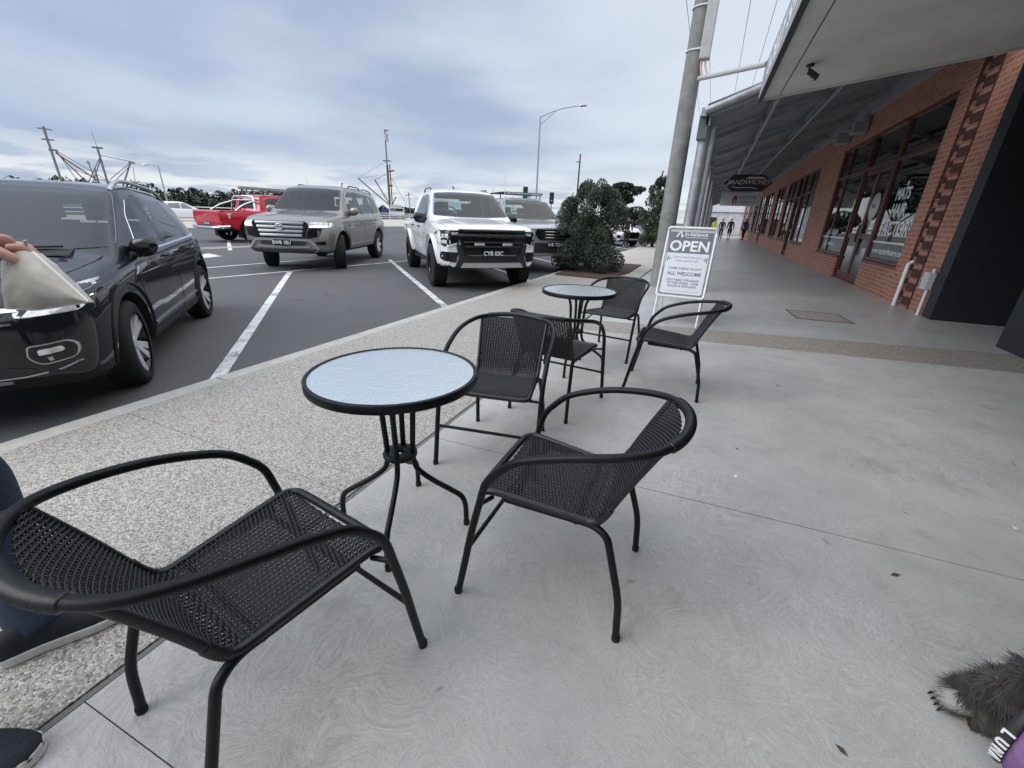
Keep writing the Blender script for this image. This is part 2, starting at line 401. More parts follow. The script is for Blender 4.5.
# ------------------------------------------------------------------ camera, world, sun
def setup_view():
    cd = bpy.data.cameras.new('camera'); cam = bpy.data.objects.new('camera', cd); col.objects.link(cam)
    cd.sensor_width = 36; cd.lens = 415/1024*36; cd.clip_start = .03; cd.clip_end = 4000
    Rm = CAMR
    m = Matrix(((Rm[0][0], -Rm[0][1], -Rm[0][2], 0), (Rm[1][0], -Rm[1][1], -Rm[1][2], 0), (Rm[2][0], -Rm[2][1], -Rm[2][2], 1.25), (0, 0, 0, 1)))
    cam.matrix_world = m; scn.camera = cam
    w = bpy.data.worlds.new('World'); scn.world = w; w.use_nodes = True; nt = w.node_tree
    bg = nt.nodes['Background']; bg.inputs['Strength'].default_value = .1
    el, rot = R(36), R(226)
    sky = nt.nodes.new('ShaderNodeTexSky'); sky.sky_type = 'NISHITA'; sky.sun_disc = False; sky.sun_elevation = el; sky.sun_rotation = rot
    N = lambda t, **k: nt.nodes.new(t)
    L = nt.links.new
    tc = N('ShaderNodeTexCoord'); sp = N('ShaderNodeSeparateXYZ'); L(tc.outputs['Generated'], sp.inputs[0])
    def ma(op, a, b=0.0):
        n = N('ShaderNodeMath'); n.operation = op
        for i, q in enumerate((a, b)):
            if isinstance(q, (int, float)): n.inputs[i].default_value = q
            else: L(q, n.inputs[i])
        return n.outputs[0]
    def rg(v, a, b, c=0., d=1.):
        n = N('ShaderNodeMapRange'); L(v, n.inputs['Value'])
        for k, q in zip(('From Min', 'From Max', 'To Min', 'To Max'), (a, b, c, d)): n.inputs[k].default_value = q
        n.interpolation_type = 'SMOOTHSTEP'; return n.outputs['Result']
    def mx(f, a, b):
        n = N('ShaderNodeMix'); n.data_type = 'RGBA'
        for k, q in (('Factor', f), ('A', a), ('B', b)):
            if isinstance(q, (int, float)): n.inputs[k].default_value = q
            elif isinstance(q, tuple): n.inputs[k].default_value = (*q, 1)
            else: L(q, n.inputs[k])
        return n.outputs['Result']
    zc = ma('MAXIMUM', sp.outputs[2], 0.0)
    den = ma('ADD', zc, .10)
    cb = N('ShaderNodeCombineXYZ'); L(ma('DIVIDE', sp.outputs[0], den), cb.inputs[0]); L(ma('DIVIDE', sp.outputs[1], den), cb.inputs[1])
    def nz(scale, det, rough, loc, sc=(1, 1, 1), dist=.4):
        mp = N('ShaderNodeMapping'); L(cb.outputs[0], mp.inputs[0]); mp.inputs['Location'].default_value = loc; mp.inputs['Scale'].default_value = sc
        mp.inputs['Rotation'].default_value = (0, 0, R(25))
        n = N('ShaderNodeTexNoise'); n.inputs['Scale'].default_value = scale; n.inputs['Detail'].default_value = det; n.inputs['Roughness'].default_value = rough; n.inputs['Distortion'].default_value = dist
        L(mp.outputs[0], n.inputs['Vector']); return n.outputs['Fac']
    n1 = nz(.42, 5, .45, (3.1, 1.7, 0), dist=.1); n2 = nz(1.2, 5, .5, (8.3, 2.2, 0), dist=.2); n3 = nz(.3, 3, .45, (1.2, 6.1, 0), dist=.1)
    # overcast deck: pale where thin, blue-grey where thick
    thick = ma('ADD', ma('MULTIPLY', n1, .82), ma('MULTIPLY', n2, .18))
    c = mx(rg(thick, .40, .60), CL_PALE, CL_DARK)
    c = mx(ma('MULTIPLY', rg(n3, .45, .68), .55), c, CL_BLUE)
    # the deck thins towards the street end and is heavier over the harbour
    az = ma('ADD', ma('MULTIPLY', sp.outputs[0], .75), ma('MULTIPLY', sp.outputs[1], .55))
    c = mx(ma('MULTIPLY', rg(az, .10, -.75), .55), c, CL_BLUE); c = mx(ma('MULTIPLY', rg(az, .15, .85), .75), c, CL_GLOW)
    # brighter gap low over the harbour with streaks
    low = rg(zc, .02, .13, 1.0, 0.0)
    c = mx(ma('MULTIPLY', low, rg(n2, .40, .58)), c, CL_GLOW)
    c2 = N('ShaderNodeVectorMath'); c2.operation = 'MULTIPLY'; L(mx(.88, sky.outputs[0], c), c2.inputs[0]); L(mx(rg(zc, .42, .80), (.90, .915, .945), (2.6, 2.42, 2.2)), c2.inputs[1]); fin = c2.outputs[0]
    L(fin, bg.inputs['Color'])
    sd = bpy.data.lights.new('sun', 'SUN'); sd.energy = SUN; sd.angle = R(50); sd.color = (1, .97, .93)
    so = bpy.data.objects.new('sun', sd); col.objects.link(so)
    # sun_rotation measured clockwise from +Y
    d = V((sin(rot)*cos(el), cos(rot)*cos(el), sin(el)))
    so.rotation_euler = (-d).to_track_quat('-Z', 'Y').to_euler(); so.location = (0, 0, 30)
    vs = scn.view_settings; vs.view_transform = 'Standard'; vs.look = 'None'; vs.exposure = EXPO; vs.gamma = 1; vs.use_curve_mapping = False
    scn.render.engine = 'CYCLES'
CL_PALE = (5.3, 5.75, 6.4); CL_DARK = (3.1, 3.65, 4.7); CL_BLUE = (2.9, 3.55, 4.9); CL_GLOW = (6.6, 6.75, 6.8); SUN = 1.35; EXPO = 0.58
CAMR = [[0.91144909, 0.18076338, -0.36957428], [0.41011946, -0.32803148, 0.85099787], [0.03259726, -0.92721084, -0.37311858]]

# ------------------------------------------------------------------ ground
def structure(name, mb, m):
    o = mb.build(name, m); o['kind'] = 'structure'; return o

def ground():
    b = MB(); n = 24
    b.box(-700, 700, -300, 900, -.6, -.06)
    structure('asphalt_road', b, M['asphalt'])
    b = MB(); b.box(-2600, -62, -1500, 3000, -.3, -.045); structure('harbour_water', b, mat('harbour_water', (.05, .075, .085), .08, var=.2, vscale=.02, bump=.4, bscale=.8))
    # kerb in lengths
    b = MB(); y = -5.35
    while y < 60:
        b.box(-3.37, -3.222, y, y+2.394, -.30, .0); y += 2.4
    o = structure('kerb', b, M['kerb'])
    bv = o.modifiers.new('bevel', 'BEVEL'); bv.width = .012; bv.segments = 2; bv.limit_method = 'ANGLE'
    b = MB(); b.box(-3.30, -1.25, -8, 60, -.30, -.012); b.box(-1.25, 9, -8, 60, -.30, -.012)
    structure('pavement_base', b, M['joint'])
    yl = lambda x: 5.08+.145*x
    yu = lambda x: 5.72+.20*x
    b = MB(); y0 = -6.0
    for y1 in (1.2, 4.0, 9.6, 15, 21, 60):
        b.prism([(-3.219, y0), (-1.338, y0), (-1.338, y1-.004), (-3.219, y1-.004)], -.011, .0); y0 = y1
    structure('aggregate_pavement', b, M['aggregate'])
    b = MB()
    b.box(-1.330, -1.312, -6, 4.85, -.011, -.001); structure('edge_strip', b, mat('joint_strip', (.16, .155, .15), .8, var=.3, vscale=30))
    b = MB(); g = .0019
    cuts = [(-6, -3.2, 0), (-3.2, -1.5, 0), (-1.5, .205, 0), (.205, 1.90, .045), (1.90, None, 0)]
    X0, X1 = -1.308, 8.0; s = .04
    lines = [lambda x: -6, lambda x: -1.5+.03*x, lambda x: .245+.035*x, lambda x: 1.89+.042*x, yl]
    for i in range(4):
        a, c = lines[i], lines[i+1]
        ga, gc = (.0032 if i == 3 else g*.6), (.0032 if i == 2 else g)
        b.prism([(X0, a(X0)+ga), (X1, a(X1)+ga), (X1, c(X1)-gc), (X0, c(X0)-gc)], -.011, .0)
    structure('concrete_pavement', b, M['concrete'])
    b = MB(); b.prism([(X0, yl(X0)+g), (X1, yl(X1)+g), (X1, yu(X1)-g), (X0, yu(X0)-g)], -.011, .0); structure('aggregate_band', b, M['aggregate_band'])
    # smooth concrete footpath under the verandah
    b = MB(); xs = [-1.308, .62, 3.4]
    b.prism([(-1.308, yu(-1.308)+g), (1.05, yu(1.05)+g), (.62, 9.0), (-1.308, 9.0)], -.011, 0)
    b.prism([(1.056, yu(1.056)+g), (8, yu(8)+g), (8, 9.0), (.626, 9.0)], -.011, .0)
    ys = [9.006, 13.5, 18.5, 25, 33, 60]
    for i in range(5):
        b.prism([(-1.308, ys[i]), (8, ys[i]), (8, ys[i+1]-.006), (-1.308, ys[i+1]-.006)], -.011, 0)
    structure('footpath', b, M['concrete_far'])
    b = MB(); b.prism([(-3.21, 14.0), (-1.34, 14.0), (-1.34, 60), (-3.21, 60)], .0, .004); b.prism([(-1.9, 9.75), (-1.34, 9.9), (-1.34, 14), (-1.7, 14)], .0, .004)
    structure('pale_path', b, M['concrete_pale'])
    # painted bays
    b = MB(); zt = -.056
    def stripe(p, q, w):
        p = V(p); q = V(q); d = (q-p).normalized(); nn = V((-d.y, d.x))*w/2
        b.prism([p-nn, q-nn, q+nn, p+nn], -.0599, zt)
    for k in range(-2, 9):
        y = 1.87+3.44*k
        stripe((-3.42, y), (-8.62, y+5.0), .105)
    stripe((-9.05, 1.5), (-8.80, 5.1), .09); stripe((-8.80, 5.1), (-7.98, 11.1), .09); stripe((-7.98, 11.1), (-7.3, 18), .09)
    stripe((-11.0, 2.5), (-10.38, 6.15), .09); stripe((-10.38, 6.15), (-10.2, 9.5), .09)
    stripe((-15.4, 4), (-15.0, 13), .1); stripe((-14.2, 9.2), (-22.5, 14.6), .12)
    b.prism([(-12.4, 7.2), (-12.6, 7.9), (-13.6, 8.15), (-13.1, 7.4)], -.0599, zt)
    for k in range(3): stripe((-24, 12+k*5), (-33, 15+k*5), .12)
    stripe((-15.6, 8.6), (-15.3, 11.4), .1)
    structure('parking_lines', b, M['line'])
    # concrete apron towards the wharf
    b = MB(); b.box(-62, -30, -60, 300, -.0599, -.050); structure('wharf_apron', b, M['concrete_pale'])
    # mulch bed
    b = MB(); b.prism([(-3.218, 9.75), (-1.98, 9.62), (-1.72, 11.2), (-1.75, 13.6), (-3.218, 13.6)], -.0, .03)
    structure('mulch_bed', b, M['mulch'])
    # access cover
    t = thing('access_cover', 'square concrete filled access cover with dark rim set in the footpath', 'access cover', (1.72, 7.62, 0), .08)
    b = MB(); w, d = .36, .36
    for a in ((-w, w, -d, -d+.02), (-w, w, d-.02, d), (-w, -w+.02, -d+.02, d-.02), (w-.02, w, -d+.02, d-.02)): b.box(*a, .0, .005)
    b.build('rim', M['joint'], t)
    b = MB(); b.box(-w+.02, w-.02, -d+.02, d-.02, .0, .003); b.build('lid', M['aggregate_band'], t)
ground()
def litter():
    rnd = random.Random(9); leaf = mat('dry_leaf', (.07, .055, .04), .9); paper = mat('paper_scrap', (.75, .74, .72), .8)
    for i, (x, y) in enumerate(((.38, 2.55), (.15, 3.0), (1.35, 3.1), (.9, 1.75), (-.55, 1.75), (1.9, 4.3), (.75, 3.9), (-2.2, 2.4), (-2.6, 4.4), (.55, .95), (2.3, 3.2))):
        b = MB(); s = rnd.uniform(.010, .022); b.add([(-s, 0, .002), (0, -s*.45, .004), (s, 0, .003), (0, s*.4, .006)], [(0, 1, 2, 3)]); o = b.build('dry_leaf', leaf, None, 0, (x, y, 0), rnd.uniform(0, 6)); tag(o, 'tiny dry leaf scrap lying on the paving', 'leaf', 'dry leaf scraps')
    for x, y in ((.36, 2.22), (1.52, 2.35)):
        b = MB(); s = .016; b.add([(-s, -s*.4, .002), (s, -s*.5, .003), (s*.9, s*.4, .005), (-s*.8, s*.5, .002)], [(0, 1, 2, 3)]); o = b.build('paper_scrap', paper, None, 0, (x, y, 0), x*3); tag(o, 'tiny white paper scrap lying on the concrete', 'litter', 'paper scraps')
litter()
# ------------------------------------------------------------------ woven armchairs
SEATPATH = None
def chair_surface():
    pts = [(.190, .396), (.186, .412), (.160, .424), (.07, .419), (-.06, .407), (-.13, .400), (-.168, .400), (-.192, .416), (-.216, .458), (-.264, .541), (-.313, .620), (-.362, .696)]
    pp = smooth_path([(0, y, z) for y, z in pts], 10)
    # arc-length resample
    L = [0]
    for i in range(1, len(pp)): L.append(L[-1]+(pp[i]-pp[i-1]).length)
    tot = L[-1]
    def at(s):
        s = max(0, min(tot, s)); k = 0
        import bisect
        k = min(len(L)-2, max(0, bisect.bisect_right(L, s)-1))
        t = (s-L[k])/max(1e-9, L[k+1]-L[k]); p = pp[k].lerp(pp[k+1], t)
        d = (pp[k+1]-pp[k]).normalized(); return p, d
    return at, tot

def chair_half_width(s, tot):
    f = s/tot
    if f < .03: return .180
    if f < .5: return lerp(.203, .174, (f-.03)/.47)
    return lerp(.174, .190, (f-.5)/.5)

def weave(s0, s1, nwarp=24, dw=.0060):
    at, tot = chair_surface(); b = MB()
    def S(u, s, off):
        p, d = at(s); n = V((0, -d.z, d.y))
        if n.z < 0 and s < tot*.5: n = -n
        if s >= tot*.5 and n.y < 0: n = -n
        hw = chair_half_width(s, tot)
        sag = -.006*(1-u*u)
        bow = .034*u*u*max(0, min(1, (s/tot-.6)/.38)); c = V((u*hw, p.y+bow, p.z)) + n*(sag+off); return c, n, d
    # wefts
    k = 0; s = s0
    while s < s1:
        cols = []
        m = (nwarp+1)*4
        for i in range(m+1):
            u = -1+2*i/m
            ph = u*(nwarp+1)/2*pi
            off = .0030*sin(ph + (k % 2)*pi)
            jit = .0006*sin(i*1.7+k*2.3)
            c, n, d = S(u, s+jit, off)
            h, w = .0022, .00278
            cols.append([c+n*h, c+d*w, c-n*h, c-d*w])
        b.grid(cols, closed=True); s += dw; k += 1
    # warps in flat pairs
    for j in range(nwarp):
        u = -1+2*(j+1)/(nwarp+1); rows = []
        ns = max(8, int((s1-s0)/dw)*2)
        for i in range(ns+1):
            s = s0+(s1-s0)*i/ns
            off = -.0022*sin(i*pi/2+pi/4+ (j % 2)*pi)*.6
            c, n, d = S(u, s, off); w = .0042; h = .0013
            x = V((1, 0, 0))
            rows.append([c+n*h, c+x*w, c-n*h, c-x*w])
        b.grid(rows, closed=True)
    return b

def wound_tube(b, pts, r, pitch=.0042, seg=10, amp=.0011):
    P = [V(p) for p in pts]; L = [0]
    for i in range(1, len(P)): L.append(L[-1]+(P[i]-P[i-1]).length)
    n = int(L[-1]/pitch)*2; out = []; rr = []
    k = 0
    for i in range(n+1):
        s = L[-1]*i/n
        while k < len(L)-2 and L[k+1] < s: k += 1
        t = (s-L[k])/max(1e-9, L[k+1]-L[k]); out.append(P[k].lerp(P[k+1], t)); rr.append(r+amp*(1 if i % 2 else -1))
    b.tube(out, rr, seg)

def make_chair():
    root = thing('armchair', 'x', 'chair')
    # one hoop: arms and back
    half = [(.270, .168, 0.420), (.271, .148, 0.492), (.272, .110, 0.544), (.272, .055, 0.594), (.272, -.025, 0.629), (.268, -.12, 0.657), (.248, -.230, 0.678), (.202, -.318, 0.692), (.114, -.372, 0.701), (0, -.390, 0.704)]
    full = half + [(-x, y, z) for x, y, z in half[-2::-1]]
    hp = smooth_path(full, 7)
    b = MB(); b.tube(hp, .0124, 12, caps=False); b.build('armrest', M['powder'], root)
    b = MB(); i0 = int(len(hp)*.415); wound_tube(b, hp[i0:len(hp)-i0], .0148, .0075, 12, .0022); b.build('backrest_binding', M['wicker'], root)
    for s in (1, -1):
        b = MB(); b.tube(smooth_path([(s*.270, .252, .006), (s*.270, .226, .14), (s*.270, .200, .28), (s*.270, .168, .42)], 4), .0124, 12, caps=False)
        lg = b.build('leg', M['powder'], root)
        c = MB(); c.lathe([(.001, 0), (.0136, 0), (.0140, .004), (.0140, .018), (.0134, .020)], 12, M=Matrix.Translation((s*.270, .2525, 0))); c.build('foot_cap', M['rubber'], lg)
        # rear leg runs out from under the seat and turns down
        b = MB()
        path = fillet([(s*.192, .12, .396), (s*.180, -.175, .388), (s*.194, -.222, .372), (s*.212, -.285, .16), (s*.215, -.296, .006)], .05, 6)
        b.tube(path, .0118, 12, caps=True); lg = b.build('leg', M['powder'], root)
        c = MB(); c.lathe([(.001, 0), (.0130, 0), (.0134, .004), (.0134, .018), (.0128, .020)], 12, M=Matrix.Translation((s*.215, -.296, 0))); c.build('foot_cap', M['rubber'], lg)
    b = MB(); b.tube([(-.27, .213, .215), (.27, .213, .215)], .0085, 8)
    b.build('stretcher', M['powder'], root)
    at, tot = chair_surface(); smid = tot*.5
    # seat frame: rim tube round the front and along both sides up the back
    rim = []
    n = 46
    side = []
    for i in range(n+1):
        s = tot*(.035+.955*i/n); p, d = at(s); side.append(V((chair_half_width(s, tot)+.006, p.y+.034*max(0, min(1, (s/tot-.6)/.38)), p.z-.003)))
    seatside = [p for p in side if p.z < .47 and p.y > -.245]; backside = [p for p in side if not (p.z < .47 and p.y > -.245)]
    f = seatside[0]
    loop = [V((-p.x, p.y, p.z)) for p in reversed(seatside)] + [V((-f.x+.02, f.y+.014, f.z-.002)), V((f.x-.02, f.y+.014, f.z-.002))] + seatside
    lp = loop[:len(seatside)] + smooth_path([loop[len(seatside)-1], V((-f.x+.012, f.y+.012, f.z)), V((-f.x+.05, f.y+.020, f.z-.001)), V((0, f.y+.022, f.z-.002)), V((f.x-.05, f.y+.020, f.z-.001)), V((f.x-.012, f.y+.012, f.z)), loop[len(seatside)+2]], 5)[1:-1] + loop[len(seatside)+2:]
    b = MB(); wound_tube(b, lp, .0118, .0080, 10, .0014)
    se = b.build('seat', M['wicker'], root)
    weave(.022, smid+.008).build('weave', M['wicker'], se)
    bw = weave(smid-.006, tot-.004)
    for sgn in (1, -1): wound_tube(bw, [V((sgn*p.x, p.y, p.z)) for p in [seatside[-1]]+backside], .0095, .0052, 8, .0009)
    bw.build('backrest', M['wicker'], root)
    # under-seat cross rails that carry the weave
    for w, y, z in ((.196, .10, .391), (.184, -.12, .380)):
        b = MB(); b.tube([(-w, y, z), (w, y, z)], .008, 8); b.build('seat_rail', M['powder'], root)
    for s in (1, -1): b = MB(); b.tube([(s*.203, .155, .397), (s*.262, .172, .404)], .0075, 8); b.build('bracket', M['powder'], root)
    return root

chair0 = make_chair()
spots = [  # x, y, heading of the front (deg, 0 = +y, clockwise negative), label
    (-.890, .512, -8.5, 'woven black armchair nearest the camera, its back to us, beside the shoes'),
    (-.340, 1.215, 90.5, 'woven black armchair seen from its side, right of the near glass table'),
    (-.905, 1.895, 190.0, 'woven black armchair facing us behind the near glass table'),
    (-.825, 2.705, -6.0, 'woven black armchair with its back to us in front of the far glass table'),
    (-.165, 3.395, 91.0, 'woven black armchair nearest the open sandwich board, right of the far table'),
    (-.735, 4.130, 172.0, 'woven black armchair facing us behind the far glass table, nearest the bush'),
]
for i, (x, y, a, lab) in enumerate(spots):
    o = chair0 if i == 0 else copy_tree(chair0)
    o.location = (x, y, 0); o.rotation_euler = (0, 0, R(a)); o['label'] = lab; o['group'] = 'woven black cafe armchairs'

# ------------------------------------------------------------------ bistro tables
def frosted():
    g = NT('frosted_table_glass'); b = g.b
    f = g.math('ADD', g.noise(120, 3, .6), g.noise(26, 3, .6))
    b.inputs['Base Color'].default_value = (.52, .65, .58, 1); b.inputs['Roughness'].default_value = .15; b.inputs['Transmission Weight'].default_value = .82; b.inputs['IOR'].default_value = 1.5
    b.inputs['Specular IOR Level'].default_value = .45
    g.bump(f, .5, .003); return g.m
M['frosted'] = frosted()
def make_table():
    t = thing('bistro_table', 'x', 'table')
    H = .70; r = .312
    b = MB(); b.lathe([(r-.016, H-.030), (r-.001, H-.030), (r, H-.028), (r, H-.001), (r-.002, H+.001), (r-.014, H+.001), (r-.015, H-.003), (r-.016, H-.030)], 72)
    b.build('table_rim', M['powder'], t)
    b = MB(); b.lathe([(.0005, H-.002), (r-.0155, H-.002)], 72); b.lathe([(.0005, H-.008), (r-.0155, H-.008)], 72); b.build('tabletop', M['frosted'], t)
    for k in range(4):
        a = R(45+90*k+8); c, s = cos(a), sin(a)
        rad = [(.292, H-.020), (.20, H-.022), (.11, H-.045), (.068, H-.12), (.056, .45), (.052, .35), (.055, .31), (.070, .272), (.125, .225), (.20, .178), (.245, .146), (.262, .10), (.266, .006)]
        pts = smooth_path([(q*c, q*s, z) for q, z in rad], 6)
        b = MB(); b.tube(pts, .0112, 12); lg = b.build('leg', M['powder'], t)
        f = MB(); f.lathe([(.001, 0), (.0132, 0), (.0135, .02), (.0113, .022)], 12, M=Matrix.Translation((.266*c, .266*s, 0))); f.build('foot_cap', M['rubber'], lg)
    b = MB(); b.lathe([(.020, .338), (.066, .338), (.068, .341), (.068, .353), (.066, .356), (.020, .356), (.020, .338)], 32); b.build('ring_plate', M['powder'], t)
    return t
t0 = make_table(); t0.location = (-.985, 1.155, 0); t0.rotation_euler.z = R(61)
t0['label'] = 'round frosted glass table nearest the camera on four curved black legs'; t0['group'] = 'round glass bistro tables'
t1 = copy_tree(t0); t1.location = (-.915, 3.46, 0); t1.rotation_euler.z = R(38)
t1['label'] = 'round frosted glass table farther off, among the chairs near the bush'

# ------------------------------------------------------------------ sandwich board
def sandwich_board():
    t = thing('sandwich_board', 'white framed sandwich board reading OPEN standing by the concrete pole', 'sandwich board', (-.225, 5.80, 0), R(-2))
    lean = atan2(.42, 1.2)
    for s, nm in ((1, 'front_panel'), (-1, 'back_panel')):
        y0 = 0 if s == 1 else .80
        X = frame((0, y0, 0), (s, 0, 0), (0, s*sin(lean), cos(lean)))   # local x right, y up the face, z out to the reader
        b = MB(); w = .292; z0, z1 = .365, 1.265
        b.box(-w+.024, w-.024, z0+.024, z1-.024, -.008, .004)
        p = b.build(nm, M['white'], t); p.matrix_local = X
        fr = MB()
        rr = fillet([(0, z0, 0), (-w, z0, 0), (-w, z1, 0), (w, z1, 0), (w, z0, 0), (0, z0, 0)], .035, 5)
        fr.tube(rr, .0155, 10, caps=False)
        f = fr.build('frame', M['white'], p)
        for sx in (-1, 1):
            lg = MB(); lg.tube([(sx*(w-.018), .0, -.002), (sx*(w-.018), z0, -.002)], .0125, 10); lg.build('leg', M['white'], p)
        if s == 1:
            grey = mat('slate_print', (.135, .15, .17), .5); pale = mat('pale_print', (.68, .70, .745), .5); ink = mat('grey_ink', (.16, .18, .22), .5); lt = mat('light_ink', (.36, .39, .46), .5)
            q = MB(); q.box(-w+.026, w-.026, .935, z1-.026, .004, .0055); q.box(-w+.026, w-.026, z0+.026, .42, .004, .0052); q.box(-w+.026, -w+.034, .42, .935, .004, .0052); q.box(w-.034, w-.026, .42, .935, .004, .0052); q.build('poster', grey, p)
            q = MB(); rp = fillet([(0, .405, 0), (-w+.04, .405, 0), (-w+.04, .935, 0), (w-.04, .935, 0), (w-.04, .405, 0), (0, .405, 0)], .02, 4)
            q.prism([(v.x, v.y) for v in rp[1:-1]], .0042, .0062); q.build('notice', pale, p)
            T = lambda s_, y, sz, m, bold=.0, x=0, sx=1, sp=1.0: text(s_, sz, m, p, Matrix.Translation((x, y, .0072)), bold=bold, sx=sx, space=sp)
            T('OPEN', 1.02, .185, M['white'], .028, 0, 1.0, 1.02); T('in-balance', 1.180, .070, M['white'], .015, .055, 1.0)
            q = MB(); q.box(-.075, .20, 1.137, 1.142, .0055, .0066)
            for a, c in (((-.17, 1.135), (-.135, 1.21)), ((-.10, 1.135), (-.13, 1.215))):
                q.tube([(a[0], a[1], .007), ((a[0]+c[0])/2-.006, (a[1]+c[1])/2, .007), (c[0], c[1], .007)], [.015, .012, .007], 6)
            q.build('emblem', M['white'], p)
            T('Curious about the gym?', .885, .038, lt); T('Have a good look', .838, .038, lt)
            T('COME CHECK US OUT', .735, .040, ink, .008); T('ALL WELCOME', .667, .062, ink, .018)
            T('JUST HEAD STRAIGHT', .583, .040, ink, .01); T('UP THE STAIRS - GYM', .543, .040, ink, .01); T('DOOR IS UPSTAIRS!', .503, .040, ink, .01)
            q = MB(); q.box(-.22, .22, .440, .443, .0062, .0069)
            for sx in (-1, 1):
                q.box(sx*.238-.006, sx*.238+.006, .825, .895, .0062, .0072); q.box(min(sx*.225, sx*.216), max(sx*.225, sx*.216), .84, .88, .0062, .0072); q.box(min(sx*.216, sx*.19), max(sx*.216, sx*.19), .856, .864, .0062, .0070)
            q.build('dumbbell', ink, p)
    b = MB(); b.tube([(-.27, .18, .48), (-.27, .62, .48)], .006, 8); b.tube([(.27, .18, .48), (.27, .62, .48)], .006, 8); b.build('brace', M['galv'], t)
sandwich_board()
# ------------------------------------------------------------------ shops. Facade plane x = FX, street side is -x
FX = 3.32
def yz(loc, s=1):   # lettering on a facade read from the street: text runs towards -y
    return frame(loc, (0, -1, 0), (0, 0, 1))

def shop_window(bld, y0, y1, z0, z1, trans=None, mull=(), timber='timber', fw=.07, name='window'):
    f = MB(); x0, x1 = FX+.03, FX+.13
    f.box(x0, x1, y0, y1, z0, z0+fw); f.box(x0, x1, y0, y1, z1-fw, z1); f.box(x0, x1, y0, y0+fw, z0+fw, z1-fw); f.box(x0, x1, y1-fw, y1, z0+fw, z1-fw)
    if trans: f.box(x0+.002, x1-.002, y0+fw, y1-fw, trans-.04, trans+.04)
    for m in mull: f.box(x0+.004, x1-.004, m-.035, m+.035, z0+fw, z1-fw)
    f.box(FX-.02, x0, y0-.02, y1+.02, z0-.05, z0)
    w = f.build(name, M[timber], bld, bevel=.006)
    g = MB(); g.box(x0+.04, x0+.05, y0+fw*.6, y1-fw*.6, z0+fw*.6, z1-fw*.6); g.build('pane', M['shopglass'], w)
    return w

def shop_door(bld, y0, y1, h, top, leaves=2, timber='timber'):
    x0, x1 = FX+.06, FX+.15; fw = .075
    f = MB(); f.box(FX+.02, x1+.02, y0, y0+fw, 0, top); f.box(FX+.02, x1+.02, y1-fw, y1, 0, top); f.box(FX+.022, x1+.018, y0+fw, y1-fw, h, h+.09); f.box(FX+.02, x1+.02, y0+fw, y1-fw, top-.07, top)
    f.box(x0-.02, x1, y0+fw, y1-fw, 0.0, .03)
    fr = f.build('door_frame', M[timber], bld, bevel=.006)
    g = MB(); g.box(x0+.03, x0+.04, y0+fw, y1-fw, h+.09, top-.07); g.build('pane', M['shopglass'], fr)
    W = (y1-y0-2*fw)/leaves
    for i in range(leaves):
        a = y0+fw+W*i+.006; c = a+W-.012; st = .085
        d = MB(); d.box(x0, x0+.045, a, a+st, .035, h-.006); d.box(x0, x0+.045, c-st, c, .035, h-.006)
        for (p, q) in ((.035, .20), (1.03, 1.15), (h-.11, h-.006)): d.box(x0+.002, x0+.043, a+st, c-st, p, q)
        dr = d.build('door', M[timber], bld, bevel=.004)
        g = MB(); g.box(x0+.018, x0+.026, a+st*.6, c-st*.6, .15, h-.08); g.build('pane', M['shopglass'], dr)
        hb = MB(); yy = c-st*.5 if i == 0 else a+st*.5
        hb.tube([(x0, yy, .95), (x0-.045, yy, .95), (x0-.045, yy, 1.35), (x0, yy, 1.35)], .011, 8); hb.build('handle', M['plastic'], dr)
    return fr

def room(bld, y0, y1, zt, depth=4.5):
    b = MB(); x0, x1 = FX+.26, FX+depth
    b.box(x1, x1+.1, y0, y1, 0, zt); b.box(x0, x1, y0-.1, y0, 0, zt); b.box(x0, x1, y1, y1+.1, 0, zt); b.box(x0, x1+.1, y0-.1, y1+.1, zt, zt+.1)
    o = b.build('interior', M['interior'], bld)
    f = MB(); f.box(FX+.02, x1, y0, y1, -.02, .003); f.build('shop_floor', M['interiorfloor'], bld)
    return o

